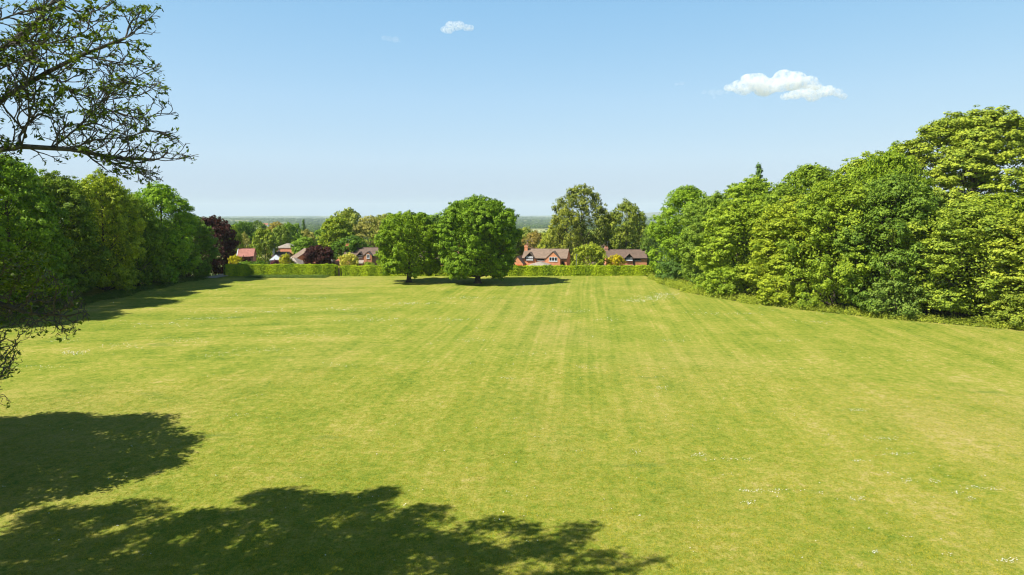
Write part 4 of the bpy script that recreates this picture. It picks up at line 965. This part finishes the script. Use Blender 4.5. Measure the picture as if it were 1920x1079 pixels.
limbs = [
 [idx_at(10.5, trunk_path), Vector((-17.5, 15.2, 13.2)), Vector(at(-60, 292, 16.5)), Vector(at(40, 275, 16.8)), Vector(at(130, 280, 17)), Vector(at(215, 296, 17.5)), Vector(at(290, 300, 18))],
 [idx_at(11.5, trunk_path), Vector((-17.5, 15.6, 14.4)), Vector(at(-60, 250, 17.2)), Vector(at(10, 182, 17.2)), Vector(at(90, 135, 17.0)), Vector(at(150, 105, 17.2)), Vector(at(235, 72, 17.6))],
 [idx_at(12.5, trunk_path), Vector((-16.8, 14.6, 16.0)), Vector(at(-60, 130, 15.6)), Vector(at(20, 80, 15.8)), Vector(at(70, 40, 16)), Vector(at(110, -10, 16.2))],
 [Vector(at(40, 275, 16.8)), Vector(at(55, 220, 16.2)), Vector(at(50, 150, 15.8)), Vector(at(70, 60, 15.6))],
 [Vector(at(95, 278, 16.9)), Vector(at(140, 245, 17.6)), Vector(at(185, 200, 18.3)), Vector(at(210, 150, 18.8))],
 [idx_at(8.0, trunk_path), Vector((-18.0, 15.8, 10.2)), Vector(at(-80, 520, 17)), Vector(at(-20, 560, 17.2)), Vector(at(50, 588, 17.5)), Vector(at(120, 592, 17.8))],
 [Vector(at(-80, 520, 17)), Vector(at(-60, 600, 16.8)), Vector(at(-40, 660, 16.8)), Vector(at(-15, 740, 17))],
]
spurs = [[(235, 72, 17.6), (262, 52, 17.8), (293, 22, 18)], [(150, 105, 17.2), (225, 118, 17.4), (291, 128, 17.6)], [(210, 150, 18.8), (258, 160, 18.6), (302, 167, 18.4)],
 [(185, 200, 18.3), (255, 222, 18), (324, 214, 17.8)], [(215, 296, 17.5), (255, 306, 17.6), (305, 296, 17.6), (335, 299, 17.6), (366, 291, 17.6)], [(180, 288, 17.4), (222, 312, 17), (262, 322, 17), (298, 334, 16.8)], [(130, 280, 17), (180, 262, 16.6), (235, 258, 16.4), (280, 246, 16.4), (318, 256, 16.2)], [(20, 80, 15.8), (80, 84, 15.4), (150, 66, 15), (215, 20, 15)], [(-60, 60, 15.2), (20, 30, 15), (90, 10, 15), (150, -20, 15.2)], [(-60, 160, 16), (0, 130, 15.6), (60, 100, 15.2), (130, 40, 15), (200, 12, 15.2)], [(90, 135, 17.0), (130, 170, 16.4), (190, 190, 16), (250, 180, 15.8)]]
spurs = [[Vector(at(*q)) for q in sp] for sp in spurs]
seeds = [([tuple(v) for v in trunk_path], -1)] + [([tuple(v) for v in l], -1) for l in limbs]
def to_px(p):
    th = math.atan((p.z-CAM_H)/p.y)+PITCH
    return 960+1280*(p.x/p.y)/(math.cos(th-PITCH)**-1*math.cos(th)), 539.5-1280*math.tan(th)
def grow_twigs(limb_paths, poly, seed):
    """forking twigs springing from the limbs, each order shorter, stopping at the crown outline"""
    rn = random.Random(seed); nodes, parent = [], []
    def rv(s_): return Vector((rn.gauss(0, s_), rn.gauss(0, s_), rn.gauss(0, s_)))
    def shoot(p, d, length, order, par):
        step = .085; n = max(2, int(length/step)); curl = rv(.10)+Vector((.02, 0, .05)); prev = par; nxt = rn.uniform(.10, .3)*length; run = 0; side = rn.choice((-1, 1))
        for i in range(n):
            d = (d + curl + rv(.13)).normalized()
            if rn.random() < .18: curl = rv(.12)+Vector((.02, 0, .04))
            p = p + d*step; run += step
            px, py = to_px(p)
            if px > -60 and not in_poly(px, py, poly): return
            nodes.append(p.copy()); parent.append(prev); prev = len(nodes)-1
            if order < 4 and run > nxt and i < n-1:
                ax = d.cross(rv(1)).normalized(); ang = rn.uniform(.5, 1.05); cd = (d*math.cos(ang)+ax*math.sin(ang)*1.0+Vector((.10, 0, .02))).normalized()
                shoot(p, cd, (length-run*.55)*rn.uniform(.42, .72), order+1, prev); nxt = run + rn.uniform(.12, .26)*(1.15 if order == 1 else .8)
    for L_, spacing, ln in limb_paths:
        acc = 0; prog = 0; tot = sum((q-p).length for p, q in zip(L_, L_[1:]))
        for p, q in zip(L_, L_[1:]):
            seg = (q-p).length; t_ = 0
            while t_ < seg:
                base = p.lerp(q, t_/seg); d0 = (q-p).normalized(); px, py = to_px(base)
                if px > -120:
                    ax = d0.cross(rv(1)).normalized(); ang = rn.uniform(.45, 1.1); frac = (prog+t_)/tot
                    nodes.append(base.copy()); parent.append(-1)
                    shoot(base, (d0*math.cos(ang)+ax*math.sin(ang)+Vector((.15, 0, .05))).normalized(), ln*(1.05-.55*frac)*rn.uniform(.6, 1.15), 1, len(nodes)-1)
                t_ += spacing*rn.uniform(.6, 1.4)
            prog += seg
        nodes.append(L_[-1].copy()); parent.append(-1); shoot(L_[-1], (L_[-1]-L_[-2]).normalized(), .7, 2, len(nodes)-1)
    return nodes, parent
polyC = [(-200, -200), (180, -200), (200, -20), (222, 8), (300, 12), (304, 60), (290, 92), (306, 122), (302, 150), (318, 168), (320, 196), (336, 214), (334, 250), (376, 284), (372, 300), (330, 312), (318, 342), (255, 340), (200, 322), (110, 306), (-200, 310)]
nodes, parent = grow_twigs([(l, .36, 2.0) for l in limbs[:3]] + [(l, .30, 1.6) for l in limbs[3:5]] + [(l, .24, 1.1) for l in spurs], polyC, 31)
nodesB, parentB = colonize(seeds[6:], attB, step=0.10, infl=1.2, kill=0.165, seed=4)
pA, kA, rA = skeleton_mesh(nodes, parent, 0.0060, 2.65); pB, kB, rB = skeleton_mesh(nodesB, parentB, 0.006, 2.7)
# thicken main seeds so limbs taper from the trunk
main = []
tp = np.array([tuple(v) for v in trunk_path]); main.append((tp, np.array([.62, .48, .42, .36, .22])))
for l, r0 in zip(limbs[:3]+[limbs[5]], (.095, .09, .08, .07)):
    L_ = np.array([tuple(v) for v in l]); main.append((L_, np.linspace(r0, 0.035, len(L_))))
for l, r0 in zip([limbs[3], limbs[4], limbs[6]], (.02, .018, .02)):
    L_ = np.array([tuple(v) for v in l]); main.append((L_, np.linspace(r0, 0.015, len(L_))))

for l in spurs:
    L_ = np.array([tuple(v) for v in l]); main.append((L_, np.linspace(.02, 0.007, len(L_))))

SUNK = np.array([SUN_DIR[0], SUN_DIR[1]])/math.tan(SUN_EL)
def shadow_src(px, py, z): x, y = G(px, py); return np.array([x-SUNK[0]*z, y-SUNK[1]*z, z])
def off_frame(p):
    if p[1] < 0.5: return True
    px = 960+1280*p[0]/p[1]/1.0; zz = (p[2]-CAM_H)/p[1]
    th = math.atan(zz)+PITCH; py = 539.5-1280*math.tan(th)
    return px < -40 or py < -60 or px > 1960
def crown_clumps(poly, zrange, n, seed, cr=(.55, 1.05), per=120, leaf=0.17, extra=None, flat=.75):
    rnd = random.Random(seed); rng = np.random.default_rng(seed); cs = []
    xs = [p[0] for p in poly]; ys = [p[1] for p in poly]; tries = 0
    while len(cs) < n and tries < 200000:
        tries += 1
        # sample on the ground inside the polygon
        gx, gy = rnd.uniform(min(xs), max(xs)), rnd.uniform(min(ys), max(ys))
        if not in_poly(gx, gy, poly): continue
        z = rnd.uniform(*zrange); p = np.array([gx-SUNK[0]*z, gy-SUNK[1]*z, z])
        if extra and not extra(p): continue
        if off_frame(p): cs.append(p)
    cs = np.array(cs); crd = rng.uniform(*cr, len(cs)); idx = np.repeat(np.arange(len(cs)), (per*(crd/np.mean(cr))**2).astype(int))
    b = rdirs(rng, len(idx))*(rng.uniform(0, 1, len(idx))**.4)[:, None]; b[:, 2] *= flat
    P = cs[idx]+b*crd[idx, None]; keepm = np.array([off_frame(p) or True for p in P])
    nm = unit(b*.5+np.array([0, 0, .6])+.6*rdirs(rng, len(idx)))
    V, F = leaf_quads(rng, P, nm, leaf); T = rng.uniform(0, 1, len(P))
    return V, F, T, cs
# outline on the lawn of what the near tree shades
outA = [(0, 985), (90, 962), (200, 950), (270, 940), (330, 968), (430, 945), (560, 915), (600, 935), (660, 930), (745, 912), (720, 950), (830, 948), (918, 938), (930, 975), (1030, 968), (1120, 985), (1070, 1020), (1110, 1045), (1185, 1048), (1150, 1079)]
outA = [G(*q) for q in outA] + [(2.2, 22), (0, 17), (-8, 13), (-20, 15), (-26, 20)]
V1, F1, T1, csA = crown_clumps(outA, (12, 21), 1080, 6, cr=(.5, .95), per=110, leaf=.23)
# twig-end leaves in view
def twig_leaves(nodes, kids, parent, rng, prob_tip, prob_mid, size, n0=3, n1=6):
    cs, ns = [], []
    for i, k in enumerate(kids):
        pr_ = prob_tip if not k else (prob_mid if len(k) == 1 else 0)
        if parent[i] < 0 or rng.uniform() > pr_: continue
        rich = 0.45 + 0.55*np.clip((-(nodes[i][0]) - 9.3)/3.5 + (nodes[i][2]-15.8)/3.0, 0, 1.6)
        if rng.uniform() > rich: continue
        m_ = rng.integers(n0, n1)
        for _ in range(m_):
            d = rdirs(rng, 1)[0]; d[2] = d[2]*.6-.15
            cs.append(np.array(nodes[i])+d*rng.uniform(.04, .16)); ns.append(unit(np.array([0, 0, .8])+d*.5+.5*rdirs(rng, 1)[0]))
    return leaf_quads(rng, np.array(cs), np.array(ns), size, .5, droop=.25)
V2, F2 = twig_leaves(nodes, kA, parent, rng, .56, .02, .12, 4, 9)
V3, F3 = twig_leaves(nodesB, kB, parentB, rng, .5, .03, .11)
# denser foliage low on the left
cd = np.array([at(rng.uniform(-80, 95), 545-rng.uniform(0, 1)**1.5*75, rng.uniform(16.5, 20)) for _ in range(2400)])
Vd, Fd = leaf_quads(rng, cd, unit(np.array([0, 0, .7])+.7*rdirs(rng, len(cd))), .12, .5)
def cat_(*mm):
    V, F, o = [], [], 0
    for v, f in mm: V.append(v); F.append(f+o); o += len(v)
    return np.vstack(V), np.vstack(F)
e = empty('overhanging_tree', tuple(TB)); tag(e, 'near tree whose bare twigs and young leaves overhang the left side', 'tree')
V, F = cat_(tubes(main, 9)); o = mesh_obj('trunk', np_mesh('trunk', V-np.array(TB), F, 4, smooth=True), M['bark_grey'], e)
V, F = tubes(pA+pB, 5); o = mesh_obj('twigs', np_mesh('twigs', V-np.array(TB), F, 4, smooth=True), M['bark_grey'], e)
# limbs for the hidden part of the crown
paths = []
for c in csA[::4]:
    s0 = np.array(tuple(idx_at(min(16.5, max(9, c[2]-5)), trunk_path))); mid_ = (s0+c)/2+np.array([0, 0, .6]); tt = np.linspace(0, 1, 7)[:, None]
    pp = (1-tt)**2*s0+2*tt*(1-tt)*mid_+tt**2*c
    if all(off_frame(q) for q in pp): paths.append((pp, np.linspace(.09, .02, 7)))
V, F = tubes(paths, 5); mesh_obj('limbs', np_mesh('limbs', V-np.array(TB), F, 4, smooth=True), M['bark_grey'], e)
V, F = cat_((V1, F1), (V2, F2), (V3, F3), (Vd, Fd)); T = rng.uniform(0, 1, len(F))
o = mesh_obj('crown', np_mesh('crown', V-np.array(TB), F, 4, tint=T, mats=[M['leaf_near']]), parent=e); o.color = (0.066, 0.104, 0.016, 1)

# second tree standing out of frame on the left: its crown shades the lawn
TB2 = np.array([-36.5, 31.5, 0.0])
outB = [(-60, 790), (0, 786), (110, 779), (200, 785), (285, 779), (330, 790), (325, 802), (382, 826), (345, 840), (350, 862), (310, 880), (200, 912), (110, 938), (60, 952), (0, 968), (-60, 985)]
outB = [G(*q) for q in outB] + [(-34, 27), (-40, 33), (-39, 42)]
Vb, Fb, Tb, csB = crown_clumps(outB, (4.5, 17), 1300, 8, cr=(.6, 1.05), per=100, leaf=.25)
e = empty('beech_tree', tuple(TB2)); tag(e, 'tree just outside the left edge casting the rounded shadow on the lawn', 'tree')
paths = [(np.array([[0, 0, 0], [0, 0, .8], [.2, .1, 5], [.5, .3, 10], [.6, .3, 15]]), np.array([.7, .5, .42, .3, .1]))]
for c in csB[::5]:
    c = c-TB2; s0 = np.array([.2, .1, min(13, max(2.5, c[2]-3))]); mid_ = (s0+c)/2+np.array([0, 0, .4]); tt = np.linspace(0, 1, 6)[:, None]
    paths.append(((1-tt)**2*s0+2*tt*(1-tt)*mid_+tt**2*c, np.linspace(.1, .02, 6)))
V, F = tubes(paths, 6); mesh_obj('trunk', np_mesh('trunk', V, F, 4, smooth=True), M['bark'], e)
o = mesh_obj('crown', np_mesh('crown', Vb-TB2, Fb, 4, tint=Tb, mats=[M['leaf_near']]), parent=e); o.color = (0.08, 0.13, 0.02, 1)

# ------------------------------------------------------------------ clouds
def cloud(px, py, d, wpx, lobes, seed, dens, label):
    m, t, out = new_mat('cloud_vapour'); pv = N(t, 'ShaderNodeVolumePrincipled'); pv.inputs['Color'].default_value = (1, 1, 1, 1)
    pv.inputs['Anisotropy'].default_value = 0.0
    k = d/1280; nz = noise(t, mapped(t, (1, 1, 1)), 1/(wpx*k*0.055), 8, 0.68)
    t.links.new(math_n(t, 'MULTIPLY', ramp(t, nz, [(0.44, 0.0), (0.68, 1.0)]), dens), pv.inputs['Density'])
    t.links.new(pv.outputs[0], out.inputs['Volume'])
    rng = np.random.default_rng(seed); Vs, Fs, off = [], [], 0
    nu, nv = 14, 8
    for lx, lz, lr in lobes:
        for q in range(2):
            c = np.array([lx*k+rng.normal(0, .2)*lr*k, rng.normal(0, .5)*lr*k*(q > 0), lz*k]); r = lr*k*rng.uniform(.95, 1.2)
            th = np.linspace(0, 2*PI, nu, endpoint=False); ph = np.linspace(.05, PI-.05, nv)
            PH, TH = np.meshgrid(ph, th, indexing='ij')
            V = c+r*np.stack([np.sin(PH)*np.cos(TH), np.sin(PH)*np.sin(TH), np.cos(PH)*.75], -1).reshape(-1, 3)
            i = np.arange(nv-1)[:, None]*nu; j = np.arange(nu)[None]; j2 = (j+1) % nu
            F = np.stack([i+j, i+nu+j, i+nu+j2, i+j2], -1).reshape(-1, 4).tolist(); F.append(list(range(nu))[::1]); F.append([(nv-1)*nu+q_ for q_ in range(nu)][::-1])
            Vs.append(V); Fs += [[z+off for z in f] for f in F]; off += nu*nv
    me = bpy.data.meshes.new('cloud'); me.from_pydata(np.vstack(Vs).tolist(), [], Fs); me.update()
    o = mesh_obj('cloud', me, m); o.location = at(px, py, d)
    rm = o.modifiers.new('remesh', 'REMESH'); rm.mode = 'VOXEL'; rm.voxel_size = wpx*k/70
    tag(o, label, 'cloud', 'small clouds in the blue sky')
    return o
cloud(1460, 160, 4000, 200, [(-88, -4, 9), (-72, -2, 14), (-52, 6, 19), (-36, 8, 16), (-60, -6, 14), (-18, -2, 18), (4, 4, 19), (10, 14, 16), (24, 6, 20), (44, 4, 15), (58, 6, 13), (70, -2, 9), (-30, -8, 12)], 1, .048, 'largest white cloud, twin topped, above the sunlit row')
cloud(1530, 176, 4100, 110, [(-50, -4, 8), (-34, 0, 13), (-14, 4, 15), (4, 4, 14), (22, 4, 13), (38, 2, 9), (50, -5, 7), (-5, -5, 12)], 2, .048, 'lower white cloud tucked under the right of the largest one')
cloud(858, 52, 3600, 60, [(-22, -4, 8), (-8, 3, 10), (4, 4, 9), (14, 0, 8), (23, -1, 7), (-14, -4, 8)], 3, .045, 'small bright cloud high above the larger oak')
cloud(733, 73, 3600, 34, [(-12, 1, 5), (-3, 0, 6), (7, -2, 6), (14, -4, 4)], 4, .010, 'faint wispy cloud left of the small bright one')
cloud(1274, 157, 4000, 24, [(-5, -1, 4), (3, 0, 5), (8, 1, 3)], 5, .010, 'tiny faint cloud left of the largest cloud')

cloud(895, 185, 4200, 170, [(-82+164*q_/24, -42+84*(q_/24)**.8, 3.6) for q_ in range(25)], 7, .0011, 'very faint thin vapour trail slanting up the middle of the sky')
cloud(1345, 173, 4000, 60, [(-24, 0, 5), (-10, -1, 7), (4, 0, 7), (18, 1, 6), (-4, -9, 4)], 6, .008, 'thin wispy shred of cloud trailing left of the largest cloud')
# ------------------------------------------------------------------ haze
m, t, out = new_mat('haze'); pv = N(t, 'ShaderNodeVolumePrincipled'); pv.inputs['Color'].default_value = (0.80, 0.91, 1.0, 1)
pv.inputs['Density'].default_value = 0.000068; pv.inputs['Anisotropy'].default_value = 0.0
t.links.new(pv.outputs[0], out.inputs['Volume'])
tag(MB().box(-17000, 17000, -17000, 17000, -125, 210).build('haze', m), 'thin summer haze over the far countryside', 'haze', kind='stuff')
